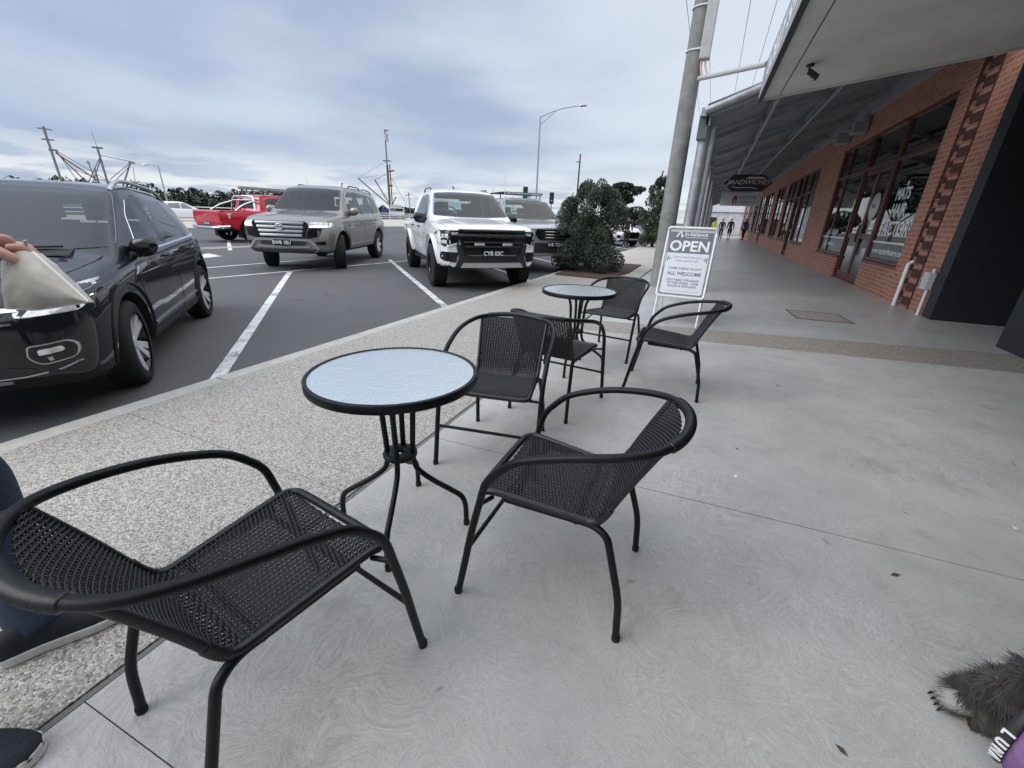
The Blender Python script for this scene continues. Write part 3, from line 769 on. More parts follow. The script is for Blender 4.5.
def hair_salon():
    t = thing('brick_shop', 'red brick hair salon with big dark windows beside the black painted wall', 'building', (0, 0, 0), 0, 'shops under the verandah')
    b = MB(); d = .24
    b.box(FX, FX+d, 8.66, 9.16, -.05, 4.62); b.box(FX, FX+d, 9.16, 10.25, -.05, 4.62)
    b.box(FX, FX+d, 10.25, 17.35, 3.45, 4.62)
    b.box(FX, FX+d, 10.25, 12.46, -.05, .56); b.box(FX, FX+d, 14.62, 17.35, -.05, .50); b.box(FX, FX+d, 17.35, 19.7, -.05, 4.62)
    b.build('wall', M['brick'], t)
    # toothed joint: dark header bricks standing out, then a comb painted dark for notch shadows
    q = MB(); r = MB(); z = .06; pq = [(9.27, -.05)]; pr = [(9.79, -.05)]
    while z < 4.2:
        pq += [(9.27, z), (9.60, z), (9.60, z+.125), (9.27, z+.125)]; pr += [(9.79, z+.1), (9.65, z+.1), (9.65, z+.185), (9.79, z+.185)]; z += .2286
    X = frame((FX, 0, 0), (0, 1, 0), (0, 0, 1))
    q.prism(pq+[(9.27, 4.5), (9.255, 4.5), (9.255, -.05)], -.01, .018, M=frame((FX, 0, 0), (0, 1, 0), (0, 0, 1)) @ Matrix.Scale(-1, 4, (0, 0, 1)))
    r.prism(pr+[(9.79, 4.5), (9.81, 4.5), (9.81, -.05)], -.01, .032, M=frame((FX, 0, 0), (0, 1, 0), (0, 0, 1)) @ Matrix.Scale(-1, 4, (0, 0, 1)))
    q.build('toothed_brick_and_shade', M['brickdark_notch'], t); r.build('toothed_brick_and_shade', M['brickdark_notch'], t)
    q = MB(); q.box(FX-.045, FX+.01, 9.80, 10.25, -.05, 4.60); q.build('pier', M['brick'], t)
    w = shop_window(t, 10.25, 12.46, .61, 3.45, 2.66)
    shop_door(t, 12.46, 14.62, 2.62, 3.45)
    w0 = shop_window(t, 14.62, 17.35, .55, 3.45, 2.66, (16.4,))
    gx = FX+.066
    fl = MB(); fl.box(gx-.002, gx, 10.33, 12.38, .68, .985); f = fl.build('frosted_strip', M['film'], w)
    fl = MB(); fl.box(gx-.002, gx, 10.33, 12.38, .99, 1.025); fl.build('white_stripe', M['white'], w)
    fl = MB(); fl.box(gx-.002, gx, 14.70, 17.27, .62, .985); fl.build('frosted_strip', M['film'], w0)
    fl = MB(); fl.box(gx-.002, gx, 14.70, 17.27, .99, 1.025); fl.build('white_stripe', M['white'], w0)
    T = lambda s, y, z, sz, bold=.012, sx=1, par=w: text(s, sz, M['white'], par, yz((gx-.004, y, z)), bold=bold, sx=sx)
    T("MATS", 11.52, 1.93, .31, .024, .95); T('HAIR', 11.50, 1.62, .34, .022, 1.0); T('FACTORY', 11.28, 1.27, .38, .020, 1.03)
    T('^', 11.45, 2.09, .2, .02, 1.3)
    T('www.matshairfactory.com', 11.36, .83, .165, .004, 1.0)
    T('HAIR SALON', 16.2, 1.15, .2, .004, 1.0, w0); T('@matshairfactory', 16.2, .83, .17, .004, 1.0, w0)
    ds = MB(); ds.lathe([(.001, 0), (.30, 0), (.30, .012), (.001, .012)], 40, M=frame((FX+.062, 13.05, 1.75), (0, -1, 0), (0, 0, 1)))
    sg = ds.build('round_sign', mat('cream_disc', (.62, .60, .54), .5), t)
    text('MHF', .15, M['pole'], sg, yz((FX+.048, 13.05, 1.75)), bold=.004)
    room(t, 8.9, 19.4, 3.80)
    it = MB()
    for y in (10.9, 12.2, 15.2, 16.6): it.box(FX+2.4, FX+2.8, y, y+.5, .42, .55); it.box(FX+2.75, FX+2.85, y, y+.5, .55, 1.1); it.box(FX+2.55, FX+2.65, y+.2, y+.3, 0, .42)
    it.box(FX+4.2, FX+4.35, 10.5, 17, .8, 2.1); it.box(FX+.6, FX+1.5, 17.9, 18.9, 0, 1.1)
    it.build('salon_chairs', M['display'], t)
    for y in (14.3, 17.0):
        l = MB(); l.lathe([(.0, .06), (.04, .052), (.062, .03), (.07, 0)], 20, M=Matrix.Translation((FX+.68, y, 3.792)) @ Matrix.Rotation(pi, 4, 'X')); l.build('downlight', M['glow'], t)
    # white downpipes and meter at the end of the wall
    p = MB(); p.tube([(FX-.07, 9.68, 0), (FX-.07, 9.68, .72), (FX-.02, 9.68, .76)], .030, 12); p.build('downpipe', M['white'], t)
    p = MB(); p.tube([(FX-.045, 8.74, 0), (FX-.045, 8.74, .72)], .020, 10); p.build('downpipe', M['white'], t)
    p = MB(); p.box(FX-.10, FX-.01, 8.70, 8.90, .40, .66); q = p.build('meter_box', mat('meter_grey', (.50, .51, .52), .6, var=.4, vscale=30), t, bevel=.008)
hair_salon()

def plain_shop(label, y0, y1, parts, brickm='brick', timber='timber', sill=.5):
    t = thing('brick_shop', label, 'building', (0, 0, 0), 0, 'shops under the verandah')
    b = MB(); d = .24; c = y0
    for kind, a, e in parts:
        if a-c > .02: b.box(FX, FX+d, c, a, -.05, 4.62)
        b.box(FX, FX+d, a, e, 3.35, 4.62)
        if kind == 'w': b.box(FX, FX+d, a, e, -.05, sill-.06)
        c = e
    b.box(FX, FX+d, c, y1, -.05, 4.62)
    b.build('wall', M[brickm], t)
    for kind, a, e in parts:
        if kind == 'w': shop_window(t, a, e, sill, 3.35, 2.55, [a+(e-a)*k for k in ((.5,) if e-a > 2.4 else ())], timber)
        else: shop_door(t, a, e, 2.45, 3.35, 1, timber)
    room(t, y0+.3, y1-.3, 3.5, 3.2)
    it = MB()
    for k in range(int((y1-y0)/1.1)):
        y = y0+.7+k*1.1; it.box(FX+.5, FX+.9, y, y+.6, .3, random.uniform(.9, 1.5))
    it.build('window_display', M['display'], t)
    return t
s2 = plain_shop('brick shop next past the hair salon, dark framed windows with posters', 19.7, 33, [('w', 20.3, 23.4), ('d', 23.5, 24.7), ('w', 24.8, 27.6), ('w', 28.6, 31.9)], timber='timberdark', sill=.62)
M['poster'] = mat('pale_poster', (.5, .52, .56), .5, var=.7, vscale=5)
for a_ in ((20.6, 21.6, .8, 2.0), (25.1, 25.9, 1.1, 2.2)): g_ = MB(); g_.box(FX+.062, FX+.066, *a_); g_.build('poster', M['poster'], s2)
s3 = plain_shop('farther brick shop under the verandah with a brown post beside its door', 33, 47, [('w', 33.8, 37), ('d', 37.2, 38.5), ('w', 38.7, 42), ('w', 43, 46)], timber='timberdark', sill=.7)
s4 = plain_shop('brick shop at the far end of the covered footpath', 47, 62, [('w', 48, 52), ('d', 52.2, 53.6), ('w', 54, 60)], timber='timberdark', sill=.7)

# ------------------------------------------------------------------ verandah over the footpath
def roof_z(x): return 2.98+(x+.37)*.345
def verandah():
    t = thing('verandah', 'grey steel verandah roofing the footpath in front of the brick shops', 'verandah', (0, 0, 0))
    y0, y1 = 8.72, 50
    b = MB(); n = 2*int((y1-y0)/.19); rows = []
    for i in range(n+1):
        y = y0+(y1-y0)*i/n; o = .018*(1 if i % 2 else -1)
        rows.append([(-.42, y, roof_z(-.42)+.13+o), (FX-.02, y, roof_z(FX-.02)+.13+o)])
    b.grid(rows, smooth=False)
    rows2 = [[(p[0], p[1], p[2]+.012) for p in r] for r in rows]; b.grid([r[::-1] for r in rows2], smooth=False)
    b.build('roof_sheet', M['roofsheet'], t)
    def beam(p, q, w, h, nm, m):
        p = V(p); q = V(q); d = (q-p).normalized(); side = d.cross(V((0, 0, 1))).normalized()*w/2; up = side.cross(d).normalized()*h
        if up.z < 0: up = -up
        k = MB(); vs = [p-side, p+side, q+side, q-side, p-side+up, p+side+up, q+side+up, q-side+up]
        k.add(vs, [(0, 3, 2, 1), (4, 5, 6, 7), (0, 1, 5, 4), (1, 2, 6, 5), (2, 3, 7, 6), (3, 0, 4, 7)]); return k.build(nm, m, t)
    k = MB(); k.add([(FX-.11, y0+.03, roof_z(FX)-.22), (FX-.004, y0+.03, roof_z(FX)-.22), (FX-.004, y1, roof_z(FX)-.22), (FX-.11, y1, roof_z(FX)-.22), (FX-.11, y0+.03, roof_z(FX)+.14), (FX-.004, y0+.03, roof_z(FX)+.14), (FX-.004, y1, roof_z(FX)+.14), (FX-.11, y1, roof_z(FX)+.14)], [(0, 3, 2, 1), (4, 5, 6, 7), (0, 1, 5, 4), (1, 2, 6, 5), (2, 3, 7, 6), (3, 0, 4, 7)]); k.build('added_wall_plate', M['steelbeam'], t)  # dark ledger added to cover brick lit by light leaking in under the roof
    # rafters out from the wall, purlins along the street
    y = 8.80
    while y < y1:
        beam((-.36, y, roof_z(-.36)-.06), (FX-.115, y, roof_z(FX-.115)-.06), .07, .10, 'rafter', M['steelbeam']); y += 2.75 if y > 9 else 2.55
    for x in (.63, 1.66):
        beam((x, y0+.03, roof_z(x)+.045), (x, y1, roof_z(x)+.045), .06, .055, 'purlin', M['steelbeam'])
        beam((x, y0+.04, roof_z(x)-.10), (x, 27, roof_z(x)-.10), .055, .035, 'purlin', M['steelbeam'])
    k = MB(); k.box(-.50, -.40, y0, y1, 2.93, 3.05); k.build('gutter', M['galv'], t)
    k = MB(); k.box(-.40, -.33, y0+.1, y1, 2.80, 2.93); k.build('beam', M['steelbeam'], t)
    k = MB(); k.tube([(-.44, y0-.02, 2.99), (FX-.05, y0-.02, roof_z(FX)+.08)], .06, 8); k.build('barge_flashing', M['galv'], t)
    k = MB(); k.box(-.52, -.36, 8.82, 9.02, 2.60, 2.96); k.build('rainwater_head', mat('green_grey_steel', (.10, .13, .12), .6), t, bevel=.01)
    for y in (8.98, 18.4, 28, 38, 48):
        p = MB(); p.tube([(-.40, y, 0), (-.40, y, 2.80)], .095, 18); p.build('post', M['galv'], t)
        p = MB(); p.tube([(-.27, y+.02, 0.1), (-.27, y+.02, 2.8)], .055, 10); p.build('downpipe', M['steelbeam'], t)
    # dark boxed fixtures high on the wall
    for y in (15.3, 17.0): k = MB(); k.box(FX-.35, FX-.03, y, y+.4, 3.62, 3.9); k.build('bracket', M['steelbeam'], t, bevel=.02)
verandah()

def hanging_sign(label, y, x0, x1, z0, z1, hexa, m, build):
    t = thing('hanging_sign', label, 'sign', ((x0+x1)/2, y, 0))
    w = (x1-x0)/2; b = MB()
    X = frame((0, 0, (z0+z1)/2), (1, 0, 0), (0, 0, 1)); h = (z1-z0)/2
    poly = [(-w, 0), (-w*.62, h), (w*.62, h), (w, 0), (w*.62, -h), (-w*.62, -h)] if hexa else [(-w, -h), (w, -h), (w, h), (-w, h)]
    b.prism(poly, -.03, .03, M=X); p = b.build('board', m, t)
    for s in (-.55, .55):
        r = MB(); r.tube([(s*w, 0, z1), (s*w, 0, roof_z((x0+x1)/2+s*w)-.02)], .008, 6); r.build('hanger', M['galv'], t)
    build(t, X, w, h)
def sg1(t, X, w, h):
    cream = mat('sign_cream', (.55, .48, .38), .5); red = mat('sign_dull_red', (.25, .06, .04), .5)
    text('SANDWICHES', .21, cream, t, X @ Matrix.Translation((0, .02, .032)), bold=.004, shear=.2)
    b = MB(); b.tube(smooth_path([(-.48, -.10, .034), (-.3, -.15, .034), (.1, -.14, .034), (.32, -.19, .034)], 5), .009, 5, M=X); b.tube([(-.66, -.09, .034), (-.52, .08, .034)], .010, 5, M=X); b.build('scroll', M['white'], t)
    b = MB(); b.prism([(-.1, .13), (.55, .13), (.45, .19), (.0, .2)], .031, .036, M=X); b.build('flourish', cream, t)
hanging_sign('dark hexagonal hanging sign with cream lettering under the verandah', 18.2, .12, 1.66, 2.36, 2.90, True, mat('sign_navy', (.008, .010, .018), .4), sg1)
def sg2(t, X, w, h):
    pink = mat('sign_magenta', (.32, .04, .16), .5); blue = mat('sign_blue', (.04, .18, .34), .5)
    b = MB(); b.prism([(-.40, -.25), (-.40, .06), (-.25, .25), (-.18, .08), (-.18, -.25), (-.23, -.25), (-.25, -.05), (-.32, -.05), (-.32, -.25)], .031, .037, M=X); b.build('emblem', pink, t)
    text('ESTATE', .25, blue, t, X @ Matrix.Translation((.36, .08, .033)), bold=.012); text('AGENTS', .20, blue, t, X @ Matrix.Translation((.36, -.16, .033)), bold=.006)
hanging_sign('wide white sign board with a magenta house and blue lettering farther under the verandah', 29.0, .19, 2.26, 2.26, 2.96, False, mat('sign_white', (.56, .57, .58), .5), sg2)

# ------------------------------------------------------------------ corner shop: black painted walls and the near awning
def corner_shop():
    t = thing('corner_shop', 'corner building with black painted brick walls and a pale sheeted awning overhead', 'building', (0, 0, 0))
    b = MB(); b.prism([(3.30, 8.36), (3.30, 8.655), (9, 8.75), (9, 8.46)], -.05, 5.2); b.build('wall', M['blackwallx'], t)
    b = MB(); b.prism([(4.30, 6.76), (4.30, 8.37), (4.60, 8.375), (4.60, 6.76)], -.05, 5.2); b.build('wall', M['blackwall'], t)
    b = MB(); b.prism([(3.36, 6.45), (3.36, 6.755), (9, 6.855), (9, 6.55)], -.05, 5.2); b.build('wall', M['blackwallx'], t)
    b = MB(); b.prism([(3.36, -6), (3.36, 6.448), (3.66, 6.448), (3.66, -6)], -.05, 5.2); b.build('wall', M['blackwall'], t)
    # awning: outer edge line, tilted soffit rising to the wall
    ox = lambda y: .355+(8.4-y)*.0147
    zf = lambda x: 3.06+(x-.355)*.135
    b = MB(); ys = [-6, 8.42]
    P = [(ox(ys[0]), ys[0]), (6.5, ys[0]), (6.5, 8.42), (ox(8.42), 8.42)]
    vs = [(x, y, zf(x)) for x, y in P] + [(x, y, zf(x)+.06) for x, y in P]
    b.add(vs, [(0, 3, 2, 1), (4, 5, 6, 7), (0, 1, 5, 4), (1, 2, 6, 5), (2, 3, 7, 6), (3, 0, 4, 7)])
    aw = b.build('soffit', M['soffit'], t)
    bt = MB()
    for xo in (.22,):
        a, c = (ox(-6)+xo, -6), (ox(8.42)+xo, 8.415)
        bt.add([(a[0], a[1], zf(a[0])-.004), (a[0]+.012, a[1], zf(a[0]+.012)-.004), (c[0]+.012, c[1], zf(c[0]+.012)-.004), (c[0], c[1], zf(c[0])-.004)], [(0, 1, 2, 3)])
    bt.build('sheet_joint', M['joint'], aw)
    b = MB(); P = [(ox(-6)-.05, -6), (ox(-6)-.004, -6), (ox(8.42)-.004, 8.45), (ox(8.42)-.05, 8.45)]
    b.prism(P, 3.03, 3.50); f = b.build('fascia', M['fascia'], t)
    b = MB(); b.prism([(p[0]+(-.006 if i in (0, 3) else .006), p[1]) for i, p in enumerate(P)], 3.005, 3.028); b.build('drip_edge', M['joint'], f)
    b = MB(); b.prism([(ox(8.42), 8.425), (6.5, 8.425), (6.5, 8.45), (ox(8.42), 8.45)], 3.03, 3.04)
    ang = atan2(-.0147, 1)
    for s, y, z, sz in (('LOLLY SHOP', 6.3, 3.265, .34), ('ICE CREAM', 2.0, 3.265, .34)):
        text(s, sz, M['white'], f, frame((ox(y)-.0515, y, z), (.0147, -1, 0), (0, 0, 1)), bold=.02, sx=1.5)
    # end trim of the awning
    b = MB(); vs = []
    for x in (ox(8.42)-.05, 6.5):
        vs += [(x, 8.422, zf(x)-.03), (x, 8.452, zf(x)-.03), (x, 8.452, zf(x)+.10), (x, 8.422, zf(x)+.10)]
    b.add(vs, [(0, 1, 2, 3), (7, 6, 5, 4), (0, 4, 5, 1), (1, 5, 6, 2), (2, 6, 7, 3), (3, 7, 4, 0)]); b.build('end_trim', M['soffit'], t)
    fl = thing('floodlight', 'small dark floodlight fixed under the pale awning', 'light', (.75, 7.15, zf(.75)))
    k = MB(); k.lathe([(.001, 0), (.045, 0), (.045, -.02), (.001, -.02)], 16); k.tube([(0, 0, -.02), (.0, -.01, -.06), (.02, -.02, -.09)], .012, 8); k.build('bracket', M['plastic'], fl)
    X = Matrix.Translation((.05, -.03, -.12)) @ Euler((R(10), R(35), 0)).to_matrix().to_4x4()
    k = MB(); k.box(-.07, .07, -.055, .055, -.03, .035, M=X); hd = k.build('lamp_head', M['plastic'], fl, bevel=.012)
    k = MB(); k.box(-.055, .055, -.045, .045, -.034, -.029, M=X); k.build('lens', M['lampglass'], hd)
corner_shop()

# ------------------------------------------------------------------ power pole with conduit, pipe to the awning, wires
def power_pole():
    px, py = -.805, 9.36
    t = thing('power_pole', 'thick grey concrete power pole with a boxed conduit strapped to it', 'pole', (px, py, 0))
    b = MB(); b.lathe([(.168, -.1), (.165, 0), (.150, 3), (.140, 5), (.115, 10.5), (.001, 10.5)], 28); b.build('shaft', M['pole'], t)
    b = MB(); b.box(.085, .255, -.20, -.02, 3.86, 8.2); b.build('conduit_cover', M['conduit'], t, bevel=.02)
    for z in (4.02, 4.62, 5.6):
        q = []
        for k in range(30):
            a = 2*pi*k/30; r = .155
            p = V((r*cos(a), r*sin(a), z+.0)); 
            if -1.3 < ((a+pi) % (2*pi))-pi < .35: p = V((.245+.02*cos(a), -.205 if a > pi else -.0, z)) if False else V((max(p.x, .155)*1.25 if p.y < .02 else p.x, p.y*1.25, z))
            q.append(p)
        s = MB(); s.tube(q, .012, 6, closed=True); s.build('strap', M['white'], t)
    b = MB()
    for o in (0, .07): b.tube(smooth_path([(.13+o, -.12, 3.9), (.135+o, -.13, 3.78), (.18+o*1.3, -.15, 3.64), (.26+o, -.16, 3.62)], 6), .017, 8)
    b.build('flexible_conduit', M['pvcorange'], t)
    b = MB(); b.tube([(-2.0, 0, 9.62), (1.8, 0, 9.62)], .06, 8); b.build('crossarm', M['bark'], t)
    b = MB(); b.tube([(px+.14, py-.17, 3.58), (.30, 8.2, 3.44)], .038, 12)
    o = b.build('cable_pipe', M['conduit']); tag(o, 'straight grey pipe running from the concrete pole to the pale awning', 'pipe')
    labs = ('farthest left of the overhead power cables, left of the concrete pole', 'overhead power cable running just right of the concrete pole', 'overhead power cable between the concrete pole and the awning, middle one', 'overhead power cable nearest the awning')
    for x, lab in zip((-2.53, -1.70, -.20, .74), labs):
        pts = []
        for k in range(61):
            y = lerp(-26, 120, k/60); span = (y-9.36)/36.5; f = span-math.floor(span); pts.append((x, y, 9.72-.30*4*f*(1-f)))
        w = MB(); w.tube(pts, .011, 5); o = w.build('power_cable', M['plastic']); tag(o, lab, 'cable', 'overhead power cables')
power_pole()
# ------------------------------------------------------------------ vehicles. Local axes: x forward, y left, z up, origin on the ground mid wheelbase
ROADZ = -.06
def interp(c, x):
    if x >= c[0][0]: return c[0][1]
    for (a, va), (b_, vb) in zip(c, c[1:]):
        if x >= b_: return vb+(va-vb)*(x-b_)/(a-b_)
    return c[-1][1]
def soft(c, x, d=.05):
    return sum(interp(c, x+k*d/2) for k in (-2, -1, 0, 1, 2))/5 if d else interp(c, x)

class Car:
    def __init__(s, spec, name, label, group=None):
        s.sp = spec; s.root = thing(name, label, 'car' if 'ute' not in name and 'pickup' not in name else 'pickup truck'); 
        if group: s.root['group'] = group
        s.body()
    def section(s, x):
        sp = s.sp; zb = soft(sp['zb'], x); W = soft(sp['W'], x); zs = soft(sp['zs'], x); wt = soft(sp['wt'], x, .03); zt = soft(sp['zt'], x, sp.get('tr', .05)); ze = zt-soft(sp['drop'], x)
        zs = min(zs, ze-.012)
        h = zs-zb
        P = [(0, zb), (W*.80, zb), (W*.955, zb+.05), (W*.985, zb+h*.28), (W, zb+h*.55), (W*.992, zb+h*.80), (W*.965, zs-.012), (W*.935, zs+.006), (lerp(W*.935, wt, .5)+.012, lerp(zs, ze, .5)), (wt, ze), (wt*.86, ze+(zt-ze)*.62), (wt*.5, ze+(zt-ze)*.93), (0, zt)]
        for _ in range(2):
            Q = [P[0]]
            for a, b in zip(P, P[1:]):
                Q += [(a[0]*.75+b[0]*.25, a[1]*.75+b[1]*.25), (a[0]*.25+b[0]*.75, a[1]*.25+b[1]*.75)]
            Q.append(P[-1]); P = Q
        return P
    def body(s):
        sp = s.sp; x1, x0 = sp['zt'][0][0], sp['zt'][-1][0]
        n = int((x1-x0)/.045); xs = [x0+(x1-x0)*i/n for i in range(n+1)]
        b = MB(); rows = []
        for x in xs:
            half = s.section(x)
            ring = [(x, y, z) for y, z in half] + [(x, -y, z) for y, z in half[-2:0:-1]]
            rows.append(ring)
        m = len(rows[0])
        b.grid([r[::-1] for r in rows], closed=True)
        for r, fl in ((rows[0], False), (rows[-1], True)):
            half = s.section(r[0][0]); k = len(half); vs = []; fs = []
            L = [(r[0][0], y, z) for y, z in half]
            nn = 8
            G = [[(p[0], p[1]*(1-2*j/nn), p[2]) for j in range(nn+1)] for p in L[1:-1]]
            base = 0
            ring_idx = None
            bul = (sp.get('bul', .055) if fl else -.03)
            G = [[(p[0]+bul*(1-(2*j/nn-1)**2)*sin(pi*(i_+1)/(len(G)+1))**.6, p[1], p[2]) for j, p in enumerate(row)] for i_, row in enumerate(G)]
            for row, q0 in zip(G, L[1:-1]): row[0] = q0; row[-1] = (q0[0], -q0[1], q0[2])
            vs = [L[0]]+[q for row in G for q in row]+[L[-1]]
            idx = lambda i, j: 1+i*(nn+1)+j
            for j in range(nn): fs.append((0, idx(0, j), idx(0, j+1)))
            for i in range(len(G)-1):
                for j in range(nn): fs.append((idx(i, j), idx(i+1, j), idx(i+1, j+1), idx(i, j+1)))
            for j in range(nn): fs.append((idx(len(G)-1, j), len(vs)-1, idx(len(G)-1, j+1)))
            if fl: fs = [f[::-1] for f in fs]
            b.add(vs, fs, 0, True)
        o = b.build('body', [sp['paint'], M['under']], s.root)
        bm = bmesh.new(); bm.from_mesh(o.data); bmesh.ops.remove_doubles(bm, verts=bm.verts, dist=.0004); bmesh.ops.recalc_face_normals(bm, faces=bm.faces); bm.to_mesh(o.data); bm.free()
        # wheel wells, tray
        cut = MB(); Rw = sp['R']; rw = Rw+sp.get('gap', .065)
        for ax in sp['axles']:
            for sg in (1, -1):
                X = Matrix.Translation((ax, sg*(sp['hw']-.34), Rw+.01)) @ Matrix.Rotation(-sg*pi/2, 4, 'X')
                k = 40; vs = [(rw*cos(2*pi*i/k), rw*sin(2*pi*i/k), z) for z in (0, .8) for i in range(k)]
                fs = [tuple(range(k))[::-1], tuple(range(k, 2*k))]+[(i, (i+1) % k, k+(i+1) % k, k+i) for i in range(k)]
                cut.add(vs, fs, 0, False, X)
        for bx in sp.get('tray', []): cut.box(*bx)
        c = cut.build('cutter', M['under'])
        md = o.modifiers.new('cut', 'BOOLEAN'); md.object = c; md.operation = 'DIFFERENCE'; md.solver = 'EXACT'
        me = mesh_from_eval(o); o.modifiers.clear(); old = o.data; o.data = me; bpy.data.meshes.remove(old); bpy.data.objects.remove(c)
        for mi in (): pass
        bm = bmesh.new(); bm.from_mesh(me); bv0 = BVHTree.FromBMesh(bm); bm.free(); s.bvh = bv0
        s.cut_cabin(o); me = o.data
        me.materials.clear(); me.materials.append(sp['paint']); me.materials.append(M['under']); me.materials.append(M['cabin'])
        for p in me.polygons:
            ctr = p.center; d = 0
            for ax in sp['axles']:
                rr = sqrt((ctr.x-ax)**2+(ctr.z-Rw-.01)**2)
                if rr < rw+.004 and abs(ctr.y) > sp['hw']-.36 and rr > rw*.97 and abs(p.normal.y) < .5: d = 1
                if rr < rw and abs(abs(ctr.y)-(sp['hw']-.34)) < .01: d = 1
            if p.normal.z < -.6 and ctr.z < interp(sp['zb'], ctr.x)+.06: d = 1
            for bx in sp.get('tray', []):
                if bx[0]-.01 < ctr.x < bx[1]+.01 and abs(ctr.y) < bx[3]+.01 and ctr.z > bx[4]-.01 and ctr.z < bx[4]+.55 and (abs(ctr.x-bx[0]) < .01 or abs(ctr.x-bx[1]) < .01 or abs(abs(ctr.y)-bx[3]) < .01 or abs(ctr.z-bx[4]) < .01): d = 1
            if sp.get('cabin') and ctr.z > sp['cabin']['z']-.03 and not d:
                nr = bv0.find_nearest(ctr)
                if nr[3] is not None and nr[3] > .006: d = 2
            p.material_index = d; p.use_smooth = d != 2
        me.set_sharp_from_angle(angle=R(48))
        s.b = o
    def cut_cabin(s, o):
        cb = s.sp.get('cabin')
        if not cb: return
        def shrink(P, k=.965):
            c = V((sum(p[0] for p in P)/len(P), sum(p[1] for p in P)/len(P))); return [tuple(c+(V(p)-c)*k) for p in P]
        jobs = []
        for P in cb['sides']: jobs.append(('y', shrink(P, .90), -1.4, 1.4))
        jobs.append(('x', shrink(cb['front']), cb['mid'], 3.2)); jobs.append(('x', shrink(cb['rear']), -3.2, cb['mid']+.01))
        jobs.append(('y', cb['side_all'], -cb['w'], cb['w']))
        for ax, P, a, b in jobs:
            k = MB()
            if ax == 'y': k.prism(P, a, b, M=Matrix(((1, 0, 0, 0), (0, 0, 1, 0), (0, 1, 0, 0), (0, 0, 0, 1))))
            else: k.prism(P, a, b, M=Matrix(((0, 0, 1, 0), (1, 0, 0, 0), (0, 1, 0, 0), (0, 0, 0, 1))))
            c = k.build('cutter', M['cabin'])
            bm = bmesh.new(); bm.from_mesh(c.data); bmesh.ops.remove_doubles(bm, verts=bm.verts, dist=1e-5); bmesh.ops.recalc_face_normals(bm, faces=bm.faces); bm.to_mesh(c.data); bm.free()
            md = o.modifiers.new('cut', 'BOOLEAN'); md.object = c; md.operation = 'DIFFERENCE'; md.solver = 'EXACT'
            me = mesh_from_eval(o); o.modifiers.clear(); old = o.data; o.data = me; bpy.data.meshes.remove(old); bpy.data.objects.remove(c)
    def seats(s):
        cb = s.sp['cabin']; z = cb['z']; w = cb['w']
        for x, ys in ((cb['seat'][0], (-.36, .36)), (cb['seat'][1], (-.36, .36))):
            for y in ys:
                b = MB(); b.box(x-.07, x+.03, y-.22, y+.22, z-.06, z+.16); b.box(x-.06, x+.02, y-.12, y+.12, z+.18, z+.34); b.tube([(x-.02, y-.06, z+.1), (x-.02, y-.06, z+.2)], .008, 6); b.tube([(x-.02, y+.06, z+.1), (x-.02, y+.06, z+.2)], .008, 6)
                b.build('car_seat', M['plastic'], s.root, bevel=.035)
        x = cb['dash']; b = MB(); b.add([(x+.42, -w, z-.03), (x, -w, z-.03), (x, -w, z+.06), (x+.12, -w, z+.075), (x+.42, w, z-.03), (x, w, z-.03), (x, w, z+.06), (x+.12, w, z+.075)], [(0, 1, 2, 3), (7, 6, 5, 4), (0, 3, 7, 4), (3, 2, 6, 7), (2, 1, 5, 6)]); b.build('dashboard', M['cabin'], s.root)
        b = MB(); c = V((x-.12, -.36, z+.06)); b.tube([c+V((.05*sin(a)*-1, .18*cos(a), .17*sin(a))) for a in [2*pi*k/24 for k in range(24)]], .014, 6, closed=True); b.tube([c+V((0, -.17, 0)), c+V((0, .17, 0))], .018, 6); b.build('steering_wheel', M['plastic'], s.root)
        b = MB(); b.box(cb['mirror'][0]-.015, cb['mirror'][0]+.015, -.12, .12, cb['mirror'][1]-.035, cb['mirror'][1]+.035); b.build('rear_view_mirror', M['plastic'], s.root, bevel=.012)
    def hit(s, ax, a, b):
        if ax == 'y+': o, d = V((a, 4, b)), V((0, -1, 0))
        elif ax == 'y-': o, d = V((a, -4, b)), V((0, 1, 0))
        elif ax == 'x+': o, d = V((6, a, b)), V((-1, 0, 0))
        elif ax == 'x-': o, d = V((-6, a, b)), V((1, 0, 0))
        else: o, d = V((a, b, 5)), V((0, 0, -1))
        h = s.bvh.ray_cast(o, d)
        return h[0], d
    def decal(s, name, ax, poly, m, off=.004, depth=.02, res=.07, rnd=0, parent=None, smooth=True, flatten=None):
        """a shell following the body, outlined by poly in the plane seen along ax"""
        if rnd:
            P = [V((p[0], p[1], 0)) for p in poly]; P = [(P[-1]+P[0])/2]+P+[(P[-1]+P[0])/2]
            poly = [(p.x, p.y) for p in fillet(P, rnd, 4)[:-1]]
        bm = bmesh.new(); vv = [bm.verts.new((p[0], p[1], 0)) for p in poly]; bm.faces.new(vv)
        bmesh.ops.triangulate(bm, faces=bm.faces)
        for _ in range(6):
            es = [e for e in bm.edges if e.calc_length() > res]
            if not es: break
            bmesh.ops.subdivide_edges(bm, edges=es, cuts=1); bmesh.ops.triangulate(bm, faces=[f for f in bm.faces if len(f.verts) > 3])
        bm.verts.ensure_lookup_table(); top = []; d = None; miss = []
        for v in bm.verts:
            h, d = s.hit(ax, v.co.x, v.co.y)
            top.append(h)
            if h is None: miss.append(v.index)
        ok = [(bm.verts[i].co.copy(), top[i]) for i in range(len(top)) if top[i] is not None]
        if not ok: bm.free(); return None
        for i in miss:
            c = bm.verts[i].co; j = min(ok, key=lambda q: (q[0]-c).length); h = j[1].copy()
            if ax[0] == 'y': h.x, h.z = c.x, c.y
            elif ax[0] == 'x': h.y, h.z = c.x, c.y
            else: h.x, h.y = c.x, c.y
            top[i] = h
